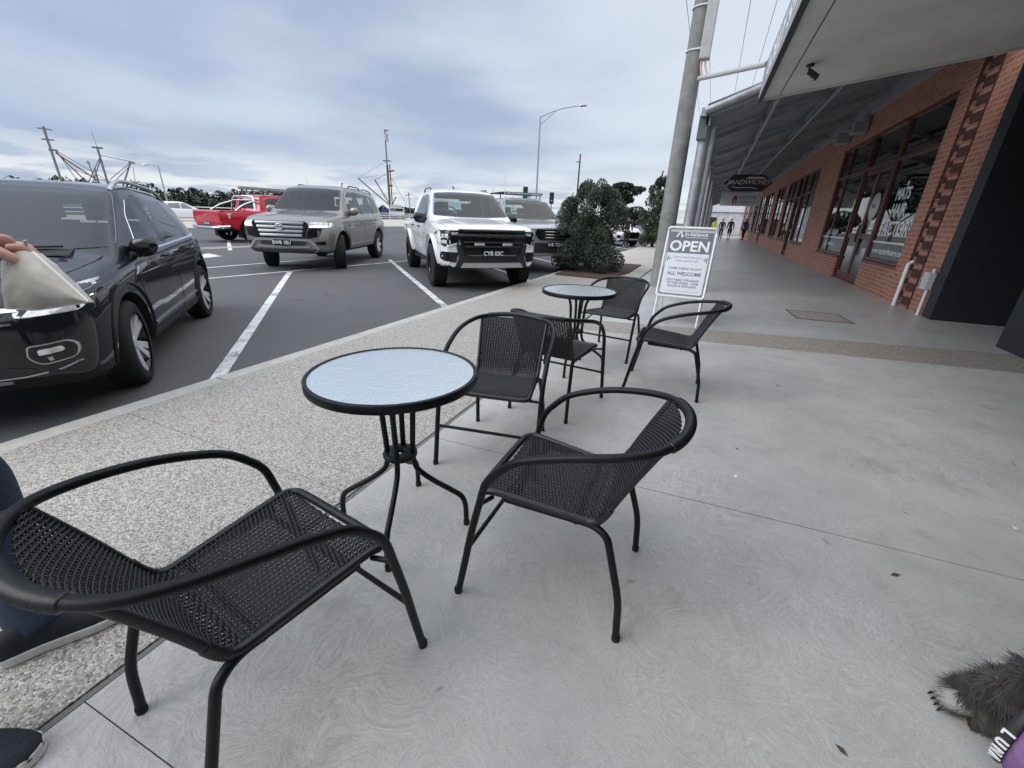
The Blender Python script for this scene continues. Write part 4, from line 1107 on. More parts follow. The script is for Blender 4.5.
        if flatten is not None:
            k = 0 if ax[0] == 'x' else 1
            best = flatten if not isinstance(flatten, bool) else (max if ax[1] == '+' else min)(t[k] for t in top)
            for t in top: t[k] = best
        T = [t-d*off for t in top]; n = len(T)
        b = MB(); fs = [tuple(v.index for v in f.verts) for f in bm.faces]
        # orient outwards
        f0 = fs[0]; nn = (T[f0[1]]-T[f0[0]]).cross(T[f0[2]]-T[f0[0]])
        tot = sum(((T[f[1]]-T[f[0]]).cross(T[f[2]]-T[f[0]])).dot(d) for f in fs)
        if tot > 0: fs = [f[::-1] for f in fs]
        b.add(T, fs, 0, smooth)
        be = [e for e in bm.edges if len(e.link_faces) == 1]
        for e in be:
            i, j = e.verts[0].index, e.verts[1].index
            b.add([T[i], T[j], T[j]+d*(depth+off), T[i]+d*(depth+off)], [(0, 1, 2, 3)], 0, False)
        bm.free()
        o = b.build(name, m, parent or s.root)
        return o
    def both(s, name, poly, m, **k):
        r = [s.decal(name, ax, poly, m, **k) for ax in ('y+', 'y-')]; return r
    def sym(s, name, poly, m, ax='x+', **k):
        return [s.decal(name, ax, [(p[0]*q, p[1]) for p in poly], m, **k) for q in (1, -1)]
    def strip(s, name, ax, pts, w, m, off=.002, depth=.012, parent=None):
        P = [V((p[0], p[1])) for p in pts]; L = []; Rr = []
        for i, p in enumerate(P):
            t = (P[min(i+1, len(P)-1)]-P[max(i-1, 0)]).normalized(); n = V((-t.y, t.x))*w/2
            L.append(p+n); Rr.append(p-n)
        return s.decal(name, ax, [(q.x, q.y) for q in L+Rr[::-1]], m, off=off, depth=depth, res=.12, parent=parent)
    def wheels(s, style, steer=0, arch=None, archw=.07, archoff=.012):
        sp = s.sp; Rw = sp['R']; wd = sp.get('tw', .235); rim = sp.get('rim', Rw*.70)
        for ax in sp['axles']:
            for sg in (1, -1):
                hub = MB()
                hub.lathe([(.001, -.06), (rim*.62, -.06), (rim*.62, -.03), (.001, -.03)], 24)
                w = hub.build('wheel', M['under'], s.root)
                rot = Matrix.Rotation(R(steer if ax > 0 else 0), 4, 'Z')
                w.matrix_local = Matrix.Translation((ax, sg*(sp['hw']-wd*.5-sp.get('inset', .02)), Rw)) @ rot @ Matrix.Rotation(-sg*pi/2, 4, 'X')
                h = wd/2
                t = MB()
                prof = [(rim*.93, -h), (rim+.004, -h*1.0), (rim+.02, -h*1.02), (Rw-.045, -h*1.03), (Rw-.016, -h*.93), (Rw-.003, -h*.78), (Rw, -h*.5), (Rw, h*.5), (Rw-.003, h*.78), (Rw-.016, h*.93), (Rw-.045, h*1.03), (rim+.02, h*1.02), (rim+.004, h*1.0), (rim*.93, h)]
                t.lathe(prof, 48)
                if sp.get('tread'):
                    for k in range(40):
                        a = 2*pi*k/40; X = Matrix.Rotation(a, 4, 'Z')
                        for zz in (-h*.80, h*.44): t.box(Rw-.012, Rw+.006, -.016, .016, zz, zz+h*.36, M=X)
                t.build('tyre', M['rubber'], w)
                r = MB()
                r.lathe([(rim*.95, -h*.9), (rim*.90, -h*.2), (rim*.90, h*.4), (rim*.955, h*.92), (rim*1.0, h*.95), (rim*1.005, h*.80)], 40, 1)
                ns = style['n']
                for k in range(ns):
                    a0 = 2*pi*k/ns
                    for da in style['pair']:
                        X = Matrix.Rotation(a0+da, 4, 'Z')
                        w0, w1, tw = style['w0'], style['w1'], style.get('twist', 0)
                        zo = h*.86
                        vs = [(rim*.14, -w0, zo-.03), (rim*.14, w0, zo-.03), (rim*.94, w1+tw, zo), (rim*.94, -w1+tw, zo)]
                        lo = [(p[0], p[1], p[2]-.035) for p in vs]
                        r.add(vs+lo, [(0, 1, 2, 3)[::-1], (0, 1, 5, 4), (1, 2, 6, 5), (2, 3, 7, 6), (3, 0, 4, 7)], 0, False, X)
                        if style.get('dark'):
                            r.add([(p[0]*(1 if i < 2 else .97), p[1]*.35+da*.0, p[2]+.002) for i, p in enumerate(vs)], [(0, 1, 2, 3)[::-1]], 1, False, X)
                r.lathe([(rim*.22, h*.55), (rim*.21, h*.62), (rim*.12, h*.66), (.001, h*.66)], 20, 0)
                r.build('rim', style['m'], w)
        if arch:
            for ax in sp['axles']:
                rw = Rw+sp.get('gap', .065)-.004; out = []; inn = []
                zc = Rw+.01; zmin = sp.get('archmin', .24)
                a0 = math.asin(max(-1, min(1, (zmin-zc)/rw)))
                for k in range(25):
                    a = a0+(pi-2*a0)*k/24
                    inn.append((ax+rw*cos(a), zc+rw*sin(a))); ro = rw+archw*(.75+.25*abs(sin(a))); out.append((ax+ro*cos(a), zc+ro*sin(a)))
                s.both('wheel_arch', out+inn[::-1], arch, off=archoff, depth=.05, res=.12)
    def mirror(s, x, y, z, m, sc=1.0):
        for sg in (1, -1):
            b = MB(); ring = []
            for i in range(9):
                u = i/8*2-1; k = max(.05, (1-abs(u)**3.2))**.5
                ring.append([(x+.5*.11*sc*(cos(a))*k+.02*u, sg*(y+.105*sc+u*.115*sc), z+.5*.17*sc*k*sin(a)+.015*u) for a in [2*pi*j/14 for j in range(14)]])
            b.grid(ring if sg < 0 else [r[::-1] for r in ring], closed=True)
            for rr in (ring[0], ring[-1]): b.add(rr, [tuple(range(14))])
            o = b.build('mirror', m, s.root)
            a = MB(); a.tube([(x+.02, sg*(y-.06), z-.075*sc), (x+.01, sg*(y+.06), z-.05*sc)], .028*sc, 8); a.build('arm', M['plastic'], o)
    def plate(s, txt, x, z, w=.37, front=True):
        b = MB(); sg = 1 if front else -1
        b.box(-w/2, w/2, -.062, .062, 0, .008); X = frame((x, 0, z), (0, sg, 0), (0, 0, 1))
        o = b.build('number_plate', M['gloss_black'], s.root, bevel=.003); o.matrix_local = X
        text(txt, .105, M['white'], o, Matrix.Translation((0, 0, .0095)), bold=.012, sx=.92)
    def handles(s, xs, z, m):
        for x in xs:
            for ax, sg in (('y+', 1), ('y-', -1)):
                h, d = s.hit(ax, x, z)
                if h is None: continue
                b = MB(); b.tube(smooth_path([(x-.10, h.y-sg*.004, z), (x-.07, h.y+sg*.03, z+.004), (x+.07, h.y+sg*.03, z+.004), (x+.10, h.y-sg*.004, z)], 5), .014, 8); b.build('door_handle', m, s.root)
    def rails(s, xs, y, zoff, m, r=.016):
        for sg in (1, -1):
            pts = []
            for i in range(13):
                x = lerp(xs[0], xs[1], i/12); h, d = s.hit('z', x, sg*y); e = min(i, 12-i)
                pts.append((x, sg*y, (h.z if h else 1.5)+(-.01 if e == 0 else zoff*min(1, e/1.6))))
            b = MB(); b.tube(smooth_path(pts, 3), r, 8); b.build('roof_rail', m, s.root)
    def place(s, x, y, heading):
        s.root.location = (x, y, ROADZ); s.root.rotation_euler = (0, 0, atan2(heading[1], heading[0])); return s.root

def quad_round(x0, x1, z0, z1): return [(x0, z0), (x1, z0), (x1, z1), (x0, z1)]

# ---- small black crossover in the foreground -------------------------------------------------
BC = dict(z=1.03, w=.56, mid=-.6, dash=.72, seat=(-.28, -1.12), mirror=(.30, 1.38), side_all=[(.80, 1.04), (-1.50, 1.07), (-1.30, 1.36), (-1.0, 1.44), (.02, 1.46)],
    front=[(-.77, 1.055), (-.3, 1.025), (.3, 1.025), (.77, 1.055), (.625, 1.475), (.3, 1.50), (-.3, 1.50), (-.625, 1.475)], rear=[(-.58, 1.12), (.58, 1.12), (.47, 1.42), (-.47, 1.42)],
    sides=[[(.54, 1.018), (-.20, 1.035), (-.20, 1.445), (.05, 1.42), (.27, 1.29)], [(-.28, 1.037), (-1.12, 1.06), (-1.02, 1.395), (-.6, 1.445), (-.28, 1.45)], [(-1.18, 1.062), (-1.50, 1.07), (-1.33, 1.27), (-1.08, 1.38)]])
def black_car():
    sp = dict(paint=M['paint_black'], bul=.10, cabin=BC, R=.335, tw=.215, rim=.262, hw=.885, axles=(1.275, -1.275), gap=.055, inset=.012,
        zt=[(2.09, .78), (2.04, .86), (1.85, .915), (1.5, .955), (1.10, 1.0), (.30, 1.47), (.10, 1.535), (-.35, 1.565), (-1.1, 1.545), (-1.55, 1.49), (-1.68, 1.44), (-1.93, 1.04), (-2.01, .92), (-2.02, .84)],
        W=[(2.09, .66), (2.06, .73), (1.98, .80), (1.88, .845), (1.75, .868), (1.6, .878), (1.3, .885), (.5, .878), (-1.3, .885), (-1.7, .855), (-1.95, .76), (-2.02, .69)],
        zs=[(2.09, .72), (1.9, .83), (1.3, .905), (.9, .945), (-1.5, 1.02), (-2.02, .86)],
        wt=[(2.09, .54), (1.9, .70), (1.5, .77), (1.10, .775), (.30, .645), (-.4, .63), (-1.5, .59), (-1.93, .64), (-2.02, .58)],
        drop=[(2.09, .05), (1.6, .035), (1.10, .03), (.30, .045), (-1.6, .055), (-2.02, .04)],
        zb=[(2.09, .33), (1.95, .24), (1.7, .20), (-1.7, .20), (-2.02, .36)])
    c = Car(sp, 'parked_car', 'small black crossover car parked nose to the kerb at left, silver alloy wheels')
    c.wheels(dict(n=5, pair=(-.19, .19), w0=.020, w1=.030, twist=.014, m=[M['alloy'], M['gloss_black']], dark=False), 6, M['plastic'], .075, .014)
    # glass
    c.decal('windscreen', 'x+', BC['front'], M['carpane'], off=.008, depth=.002, res=.05, rnd=.04); c.seats()
    c.decal('rear_window', 'x-', [(-.58, 1.12), (.58, 1.12), (.47, 1.42), (-.47, 1.42)], M['carpane'], depth=.003, rnd=.05)
    c.both('pillar_trim', [(-.19, 1.03), (-.285, 1.03), (-.285, 1.46), (-.19, 1.455)], M['gloss_black'], off=.005); c.both('pillar_trim', [(-1.115, 1.05), (-1.185, 1.05), (-1.07, 1.40), (-1.01, 1.41)], M['gloss_black'], off=.005)
    for nm, p in (('side_window', [(.54, 1.018), (-.20, 1.035), (-.20, 1.445), (.05, 1.42), (.27, 1.29)]), ('side_window', [(-.28, 1.037), (-1.12, 1.06), (-1.02, 1.395), (-.6, 1.445), (-.28, 1.45)]), ('quarter_window', [(-1.18, 1.062), (-1.50, 1.07), (-1.33, 1.27), (-1.08, 1.38)])):
        c.both(nm, p, M['carpane'], off=.004, depth=.003, rnd=.03)
    for ax in ('y+', 'y-'): c.strip('chrome_strip', ax, [(.90, .968), (0, .99), (-1.0, 1.017), (-1.58, 1.038)], .018, M['chrome'], .009)
    # panel gaps
    for pts in ([(.86, .96), (.90, .75), (.86, .42), (.80, .36)], [(-.235, 1.02), (-.24, .6), (-.24, .34)], [(-1.16, 1.04), (-1.02, .8), (-.86, .55), (-.84, .40)], [(-.84, .33), (0, .33), (.80, .33)]):
        for ax in ('y+', 'y-'): c.strip('panel_gap', ax, pts, .008, M['seam'])
    for ax in ('y+', 'y-'):
        c.decal('sill_cladding', ax, [(.86, .20), (-.86, .20), (-.86, .335), (.86, .335)], M['plastic'], off=.014, depth=.03)
        c.strip('chrome_strip', ax, [(.80, .385), (-.84, .42)], .016, M['chrome'], .012)
        c.decal('fender_badge', ax, [(.93, .83), (.62, .87), (.60, .90), (.83, .885)], M['chrome'], off=.006)
    c.strip('panel_gap', 'z', [(1.98, .62), (1.5, .70), (1.08, .735)], .006, M['seam']); c.strip('panel_gap', 'z', [(1.98, -.62), (1.5, -.70), (1.08, -.735)], .006, M['seam'])
    c.strip('bonnet_crease', 'z', [(1.9, .42), (1.5, .50), (1.1, .55)], .03, M['paint_black'], .004); c.strip('bonnet_crease', 'z', [(1.9, -.42), (1.5, -.50), (1.1, -.55)], .03, M['paint_black'], .004)
    # front face
    c.decal('grille', 'x+', [(-.66, .80), (.66, .80), (.58, .665), (.40, .64), (-.40, .64), (-.58, .665)], M['gloss_black'], off=.006, rnd=.03)
    c.strip('chrome_strip', 'x+', [(-.60, .775), (0, .76), (.60, .775)], .022, M['chrome'], .012); c.strip('chrome_strip', 'x+', [(-.58, .70), (0, .685), (.58, .70)], .014, M['chrome'], .012)
    for sg in (1, -1):
        h = c.decal('headlight', 'x+', [(sg*.57, .82), (sg*.80, .885), (sg*.866, .90), (sg*.870, .81), (sg*.82, .735), (sg*.59, .73)], M['lampglass'], off=.006, rnd=.02)
        c.decal('light_guide', 'x+', [(sg*.78, .765), (sg*.845, .80), (sg*.862, .862), (sg*.835, .862), (sg*.815, .815), (sg*.765, .79)], M['lamplit'], off=.012, parent=h)
        f = c.decal('fog_light', 'x+', [(sg*.60, .56), (sg*.765, .573), (sg*.795, .53), (sg*.778, .455), (sg*.63, .437), (sg*.588, .49)], M['satin'], off=.014, rnd=.04)
        c.decal('lens', 'x+', [(sg*.608, .553), (sg*.761, .566), (sg*.787, .527), (sg*.771, .461), (sg*.634, .444), (sg*.596, .493)], M['gloss_black'], off=.018, rnd=.03, parent=f)
        c.decal('lens', 'x+', [(sg*.645, .535), (sg*.735, .543), (sg*.742, .512), (sg*.645, .503)], M['lampglass'], off=.032, rnd=.012, parent=f)
        c.strip('chrome_strip', 'x+', [(sg*.30, .365), (sg*.55, .372), (sg*.70, .395), (sg*.78, .425)], .008, M['satin'], .006)
    c.decal('lower_intake', 'x+', [(-.50, .36), (.50, .36), (.62, .41), (.46, .45), (-.46, .45), (-.62, .41)], M['plastic'], off=.006, rnd=.03)
    c.strip('lower_trim', 'x+', [(-.48, .345), (0, .335), (.48, .345)], .022, M['satin'], .012)
    c.plate('BRK 4TJ', 2.235, .57)
    c.sym('tail_light', [(.42, .90), (.74, .92), (.76, 1.0), (.45, .98)], M['redlens'], 'x-', off=.01)
    c.mirror(.72, .80, 1.03, M['gloss_black'], .95); c.handles((-.05, -.98), .905, M['paint_black']); c.rails((.12, -1.45), .60, .055, M['satin'], .018)
    w = MB(); w.tube([(1.07, -.45, 1.035), (1.03, .5, 1.06)], .009, 6); w.build('wiper', M['plastic'], c.root)
    c.place(-5.326, 1.848, (.75, -.66)); c.root.scale = (.95, .95, .95); return c

# ---- bronze grey wagon on the move -------------------------------------------------------------
GC = dict(z=1.27, w=.68, mid=-.7, dash=.80, seat=(-.25, -1.2), mirror=(.55, 1.70), side_all=[(.85, 1.275), (-2.02, 1.30), (-1.9, 1.68), (-1.6, 1.74), (.25, 1.79)],
    front=[(-.82, 1.325), (-.3, 1.295), (.3, 1.295), (.82, 1.325), (.69, 1.80), (.3, 1.83), (-.3, 1.83), (-.69, 1.80)], rear=[(-.70, 1.30), (.70, 1.30), (.62, 1.72), (-.62, 1.72)],
    sides=[[(.74, 1.24), (-.20, 1.26), (-.20, 1.78), (.28, 1.765), (.52, 1.64)], [(-.29, 1.262), (-1.16, 1.282), (-1.16, 1.76), (-.29, 1.785)], [(-1.25, 1.284), (-2.02, 1.298), (-1.93, 1.65), (-1.65, 1.735), (-1.25, 1.755)]])
def grey_wagon():
    sp = dict(paint=M['paint_grey'], cabin=GC, R=.395, tw=.27, rim=.255, hw=.99, axles=(1.425, -1.425), gap=.075, inset=.015, archmin=.43,
        zt=[(2.36, 1.06), (2.31, 1.14), (2.15, 1.19), (1.7, 1.235), (1.12, 1.285), (.62, 1.76), (.45, 1.855), (.1, 1.915), (-.8, 1.925), (-1.8, 1.88), (-2.2, 1.82), (-2.32, 1.76), (-2.50, 1.24), (-2.56, 1.08), (-2.58, .95)],
        W=[(2.36, .78), (2.28, .86), (2.1, .93), (1.8, .975), (1.4, .99), (.5, .975), (-1.4, .99), (-2.1, .96), (-2.45, .89), (-2.58, .82)],
        zs=[(2.36, .98), (2.1, 1.10), (1.4, 1.17), (.9, 1.19), (-1.9, 1.24), (-2.58, .98)],
        wt=[(2.36, .70), (2.1, .82), (1.6, .85), (1.12, .84), (.62, .72), (.1, .70), (-1.8, .68), (-2.32, .66), (-2.5, .78), (-2.58, .72)],
        drop=[(2.36, .05), (1.7, .05), (1.12, .04), (.62, .05), (-1.8, .06), (-2.58, .05)],
        zb=[(2.36, .41), (2.2, .38), (1.9, .36), (-1.9, .36), (-2.58, .55)])
    c = Car(sp, 'moving_car', 'bronze grey four wheel drive wagon with lit headlights turning in the car park')
    c.wheels(dict(n=6, pair=(-.1, .1), w0=.028, w1=.038, m=[M['alloy'], M['darkalloy']]), 22, M['paint_grey'], .055, .018)
    c.decal('windscreen', 'x+', [(-.82, 1.325), (-.3, 1.295), (.3, 1.295), (.82, 1.325), (.69, 1.80), (.3, 1.83), (-.3, 1.83), (-.69, 1.80)], M['carpane'], off=.008, depth=.002, res=.05, rnd=.05); c.seats()
    c.decal('rear_window', 'x-', [(-.70, 1.30), (.70, 1.30), (.62, 1.72), (-.62, 1.72)], M['carpane'], depth=.003, rnd=.06)
    c.both('pillar_trim', [(-.19, 1.25), (-.30, 1.25), (-.30, 1.79), (-.19, 1.79)], M['gloss_black'], off=.005); c.both('pillar_trim', [(-1.15, 1.27), (-1.26, 1.27), (-1.26, 1.765), (-1.15, 1.77)], M['gloss_black'], off=.005)
    for p in ([(.74, 1.24), (-.20, 1.26), (-.20, 1.78), (.28, 1.765), (.52, 1.64)], [(-.29, 1.262), (-1.16, 1.282), (-1.16, 1.76), (-.29, 1.785)], [(-1.25, 1.284), (-2.02, 1.298), (-1.93, 1.65), (-1.65, 1.735), (-1.25, 1.755)]): c.both('side_window', p, M['carpane'], off=.004, depth=.003, rnd=.03)
    for pts in ([(.95, 1.21), (.97, .9), (.93, .52)], [(-.245, 1.25), (-.25, .5)], [(-1.2, 1.27), (-1.12, .95), (-.94, .72), (-.92, .5)]):
        for ax in ('y+', 'y-'): c.strip('panel_gap', ax, pts, .009, M['seam'])
    for ax in ('y+', 'y-'):
        c.decal('side_step', ax, [(.90, .37), (-.90, .37), (-.90, .44), (.90, .44)], M['gloss_black'], off=.03, depth=.06); c.strip('chrome_strip', ax, [(.90, .53), (-.90, .55)], .022, M['satin'], .01)
    for sg in (1, -1):
        c.strip('bonnet_crease', 'z', [(2.2, sg*.30), (1.6, sg*.36), (1.15, sg*.42)], .16, M['paint_grey'], .007)
        c.strip('panel_gap', 'z', [(2.22, sg*.80), (1.6, sg*.855), (1.15, sg*.86)], .006, M['seam'])
    # grille of four bright bars
    g = c.decal('grille', 'x+', [(-.56, 1.075), (.56, 1.075), (.60, 1.02), (.50, .72), (-.50, .72), (-.60, 1.02)], M['gloss_black'], off=.02, rnd=.04, flatten=True)
    xg = max((g.matrix_local @ v.co).x for v in g.data.vertices)
    for i, z in enumerate((1.035, .95, .865, .78)):
        b = MB(); w = .575-.022*i; pts = [(xg-.04, -w, z+.012), (xg+.008, -w+.08, z), (xg+.02, 0, z), (xg+.008, w-.08, z), (xg-.04, w, z+.012)]
        for k in (-.017, 0, .017): b.tube([(p[0]-abs(k)*.4, p[1], p[2]+k) for p in pts], .0135, 6)
        b.build('grille_bar', M['satin'], g)
    e = MB(); X = frame((xg+.040, 0, .955), (0, 1, 0), (0, 0, 1))
    def ell(a, b_, cx=0, cy=0): return [(cx+a*cos(2*pi*k/28), cy+b_*sin(2*pi*k/28), 0) for k in range(28)]
    e.tube(ell(.082, .057), .0085, 6, closed=True, M=X); e.tube(ell(.030, .052), .007, 6, closed=True, M=X); e.tube(ell(.058, .020, 0, .030), .007, 6, closed=True, M=X); e.build('emblem', M['chrome'], g)
    for sg in (1, -1):
        h = c.decal('headlight', 'x+', [(sg*.60, 1.06), (sg*.90, 1.065), (sg*.955, 1.04), (sg*.945, .955), (sg*.62, .945)], M['lampglass'], off=.016, rnd=.02)
        c.decal('lit_strip', 'x+', [(sg*.62, .985), (sg*.90, .995), (sg*.90, 1.045), (sg*.935, 1.045), (sg*.93, .962), (sg*.62, .953)], M['lamplit'], off=.022, parent=h)
        c.decal('side_intake', 'x+', [(sg*.605, .93), (sg*.85, .935), (sg*.80, .77), (sg*.52, .71)], M['gloss_black'], off=.008, rnd=.02)
        f = c.decal('fog_light', 'x+', [(sg*.70, .655), (sg*.88, .66), (sg*.87, .585), (sg*.74, .575)], M['gloss_black'], off=.012, rnd=.02)
    c.decal('lower_intake', 'x+', [(-.46, .655), (.46, .655), (.52, .61), (.45, .57), (-.45, .57), (-.52, .61)], M['plastic'], off=.012, rnd=.02)
    for pts in ([(-.76, .50), (-.60, .67), (-.50, .69), (.50, .69), (.60, .67), (.76, .50)],): c.strip('bumper_bar', 'x+', pts, .05, M['paint_silver'], .022)
    c.strip('bumper_bar', 'x+', [(-.58, .54), (0, .53), (.58, .54)], .03, M['paint_silver'], .02)
    c.decal('skid_plate', 'x+', [(-.74, .49), (.74, .49), (.62, .415), (-.62, .415)], M['plastic'], off=.01)
    c.plate('BWB 1BU', 2.455, .625)
    c.sym('tail_light', [(.62, 1.05), (.90, 1.06), (.90, 1.2), (.64, 1.18)], M['redlens'], 'x-', off=.01)
    c.mirror(.70, .90, 1.30, M['paint_grey'], 1.15); c.handles((-.02, -1.0), 1.08, M['paint_grey']); c.rails((-.05, -1.0), .66, .05, M['gloss_black']); c.rails((-1.15, -2.0), .65, .05, M['gloss_black'])
    a = MB(); a.tube([(-.9, .2, 1.92), (-.93, .2, 2.02), (-1.0, .2, 2.05)], .014, 6); a.build('antenna', M['plastic'], c.root)
    hd = V((1.63, .74)).normalized(); c.place(-9.56, 8.95, (.41, -.91)); return c

# ---- dual cab utes ------------------------------------------------------------------------------
UC = dict(z=1.235, w=.66, mid=-.3, dash=.82, seat=(-.05, -.72), mirror=(.55, 1.62), side_all=[(.88, 1.245), (-.86, 1.25), (-.80, 1.66), (.25, 1.71)],
    front=[(-.80, 1.30), (-.3, 1.272), (.3, 1.272), (.80, 1.30), (.665, 1.735), (.3, 1.762), (-.3, 1.762), (-.665, 1.735)], rear=[(-.62, 1.28), (.62, 1.28), (.56, 1.68), (-.56, 1.68)],
    sides=[[(.78, 1.215), (-.07, 1.235), (-.07, 1.71), (.28, 1.70), (.53, 1.58)], [(-.15, 1.237), (-.85, 1.255), (-.80, 1.63), (-.6, 1.70), (-.15, 1.712)]])
def ute_spec(paint, **k):
    sp = dict(paint=paint, cabin=UC, R=.40, tw=.275, rim=.235, hw=.955, axles=(1.635, -1.635), gap=.085, inset=-.03, tread=True, archmin=.47,
        zt=[(2.50, 1.10), (2.45, 1.155), (2.2, 1.185), (1.8, 1.21), (1.18, 1.26), (.62, 1.70), (.45, 1.785), (.15, 1.835), (-.6, 1.84), (-.92, 1.80), (-1.0, 1.74), (-1.14, 1.20), (-1.2, 1.185), (-2.7, 1.195), (-2.78, 1.18), (-2.80, 1.12)], tr=.03,
        W=[(2.50, .80), (2.42, .875), (2.2, .93), (1.9, .95), (1.6, .955), (.5, .935), (-1.6, .955), (-2.6, .94), (-2.76, .90), (-2.80, .88)],
        zs=[(2.50, 1.02), (2.2, 1.10), (1.5, 1.145), (1.0, 1.165), (-1.0, 1.20), (-1.2, 1.15), (-2.80, 1.12)],
        wt=[(2.50, .74), (2.2, .84), (1.7, .86), (1.18, .83), (.62, .70), (.1, .675), (-.9, .66), (-1.05, .80), (-1.2, .90), (-2.8, .88)],
        drop=[(2.50, .04), (1.7, .04), (1.18, .04), (.62, .05), (-.9, .055), (-1.1, .012), (-2.8, .01)],
        zb=[(2.50, .42), (2.3, .40), (1.9, .38), (-2.2, .42), (-2.80, .62)],
        tray=[(-2.70, -1.22, -.80, .80, .72, 1.6)])
    sp.update(k); return sp
def ute_common(c, glass='screenglass'):
    c.decal('windscreen', 'x+', [(-.80, 1.30), (-.3, 1.272), (.3, 1.272), (.80, 1.30), (.665, 1.735), (.3, 1.762), (-.3, 1.762), (-.665, 1.735)], M['carpane'], off=.008, depth=.002, res=.05, rnd=.05); c.seats()
    c.decal('rear_window', 'x-', [(-.62, 1.28), (.62, 1.28), (.56, 1.68), (-.56, 1.68)], M['carpane'], depth=.003, rnd=.05)
    c.both('pillar_trim', [(-.06, 1.225), (-.16, 1.225), (-.16, 1.72), (-.06, 1.72)], M['gloss_black'], off=.005)
    for p in ([(.78, 1.215), (-.07, 1.235), (-.07, 1.71), (.28, 1.70), (.53, 1.58)], [(-.15, 1.237), (-.85, 1.255), (-.80, 1.63), (-.6, 1.70), (-.15, 1.712)]): c.both('side_window', p, M['carpane'], off=.004, depth=.003, rnd=.03)
    for pts in ([(1.0, 1.18), (1.02, .9), (.98, .46)], [(-.11, 1.22), (-.11, .46)], [(-.97, 1.20), (-1.0, .8), (-.98, .46)], [(-1.1, 1.16), (-1.1, .46)]):
        for ax in ('y+', 'y-'): c.strip('panel_gap', ax, pts, .006, M['seam'])
    c.strip('panel_gap', 'x-', [(-.80, 1.16), (-.80, .72), (.80, .72), (.80, 1.16)], .012, M['seam'])
def white_ute():
    c = Car(ute_spec(M['paint_white']), 'parked_ute', 'white dual cab ute with black grille and wide tyres parked nose to the kerb')
    ute_common(c)
    c.wheels(dict(n=6, pair=(-.13, .13), w0=.026, w1=.036, m=[M['darkalloy'], M['gloss_black']]), 0, M['paint_white'], .075, .045)
    for ax in ('y+', 'y-'):
        c.decal('side_step', ax, [(1.0, .34), (-1.0, .34), (-1.0, .43), (1.0, .43)], M['plastic'], off=.07, depth=.12)
    for sg in (1, -1):
        c.strip('bonnet_crease', 'z', [(2.36, sg*.40), (1.8, sg*.46), (1.25, sg*.50)], .10, M['paint_white'], .007); c.strip('panel_gap', 'z', [(2.40, sg*.80), (1.8, sg*.862), (1.22, sg*.86)], .006, M['seam'])
        h = c.decal('headlight', 'x+', [(sg*.60, 1.065), (sg*.915, 1.065), (sg*.935, .99), (sg*.925, .83), (sg*.86, .79), (sg*.62, .835)], M['gloss_black'], off=.012, rnd=.02)
        for q in (((.80, 1.0), (.88, 1.0), (.88, .94), (.80, .94)), ((.76, .90), (.89, .90), (.89, .845), (.76, .835)), ((.63, 1.035), (.74, 1.035), (.74, .99), (.63, .99))): c.decal('lens', 'x+', [(sg*p[0], p[1]) for p in q], M['lampglass'], off=.017, rnd=.01, parent=h)
        c.strip('light_guide', 'x+', [(sg*.90, 1.04), (sg*.905, .84), (sg*.80, .808), (sg*.65, .85)], .020, M['white'], .018, parent=h)
        c.decal('fog_pocket', 'x+', [(sg*.63, .70), (sg*.90, .71), (sg*.905, .60), (sg*.88, .55), (sg*.66, .53)], M['gloss_black'], off=.012, rnd=.03)
        c.decal('bumper_pillar', 'x+', [(sg*.44, .84), (sg*.66, .83), (sg*.62, .60), (sg*.70, .42), (sg*.52, .42), (sg*.47, .55)], M['plastic'], off=.024, rnd=.02)
    g = c.decal('grille', 'x+', [(-.60, 1.085), (.60, 1.085), (.62, .95), (.52, .66), (-.52, .66), (-.62, .95)], M['gloss_black'], off=.02, rnd=.03, flatten=True)
    xg = max(v.co.x for v in g.data.vertices)
    for z, w, r in ((1.07, .58, .02), (.985, .62, .028), (.875, .56, .014), (.80, .54, .014)):
        b = MB(); b.tube([(xg-.05, -w-.03, z), (xg+.012, -w+.05, z), (xg+.02, 0, z), (xg+.012, w-.05, z), (xg-.05, w+.03, z)], r, 8); b.build('grille_bar', M['plastic'], g)
    text('FORD', .095, mat('dark_lettering', (.05, .05, .052), .4), g, frame((xg+.044, 0, .985), (0, 1, 0), (0, 0, 1)), bold=.02, sx=1.9, space=1.3)
    for sg in (1, -1):
        b = MB(); b.box(-.10, .10, -.035, .035, 0, .03)
        l = b.build('driving_light', M['plastic'], g); l.matrix_local = frame((xg+.004, sg*.26, .845), (0, 1, 0), (0, 0, 1))
        b = MB()
        for k in range(4): b.box(-.09+.047*k, -.05+.047*k, -.022, .022, .03, .034)
        b.build('lens', M['lampglass'], l)
    c.decal('lower_intake', 'x+', [(-.47, .64), (.47, .64), (.50, .52), (-.50, .52)], M['gloss_black'], off=.02)
    c.decal('skid_plate', 'x+', [(-.54, .525), (.54, .525), (.60, .44), (-.60, .44)], M['satin'], off=.045, rnd=.02)
    c.decal('valance', 'x+', [(-.78, .455), (.78, .455), (.70, .425), (-.70, .425)], M['plastic'], off=.01)
    c.plate('CYB 03C', 2.60, .685)
    c.mirror(.72, .87, 1.235, M['gloss_black'], 1.2); c.handles((.04, -.80), 1.06, M['gloss_black']); c.rails((.1, -.80), .63, .05, M['gloss_black'])
    b = MB()
    for sg in (1, -1): b.tube(smooth_path([(-1.22, sg*.78, 1.2), (-1.3, sg*.72, 1.34), (-1.9, sg*.78, 1.2)], 6), .03, 8)
    b.build('sports_bar', M['gloss_black'], c.root)
    a = MB(); a.tube([(-.5, 0, 1.83), (-.53, 0, 1.91), (-.62, 0, 1.93)], .016, 6); a.build('antenna', M['plastic'], c.root)
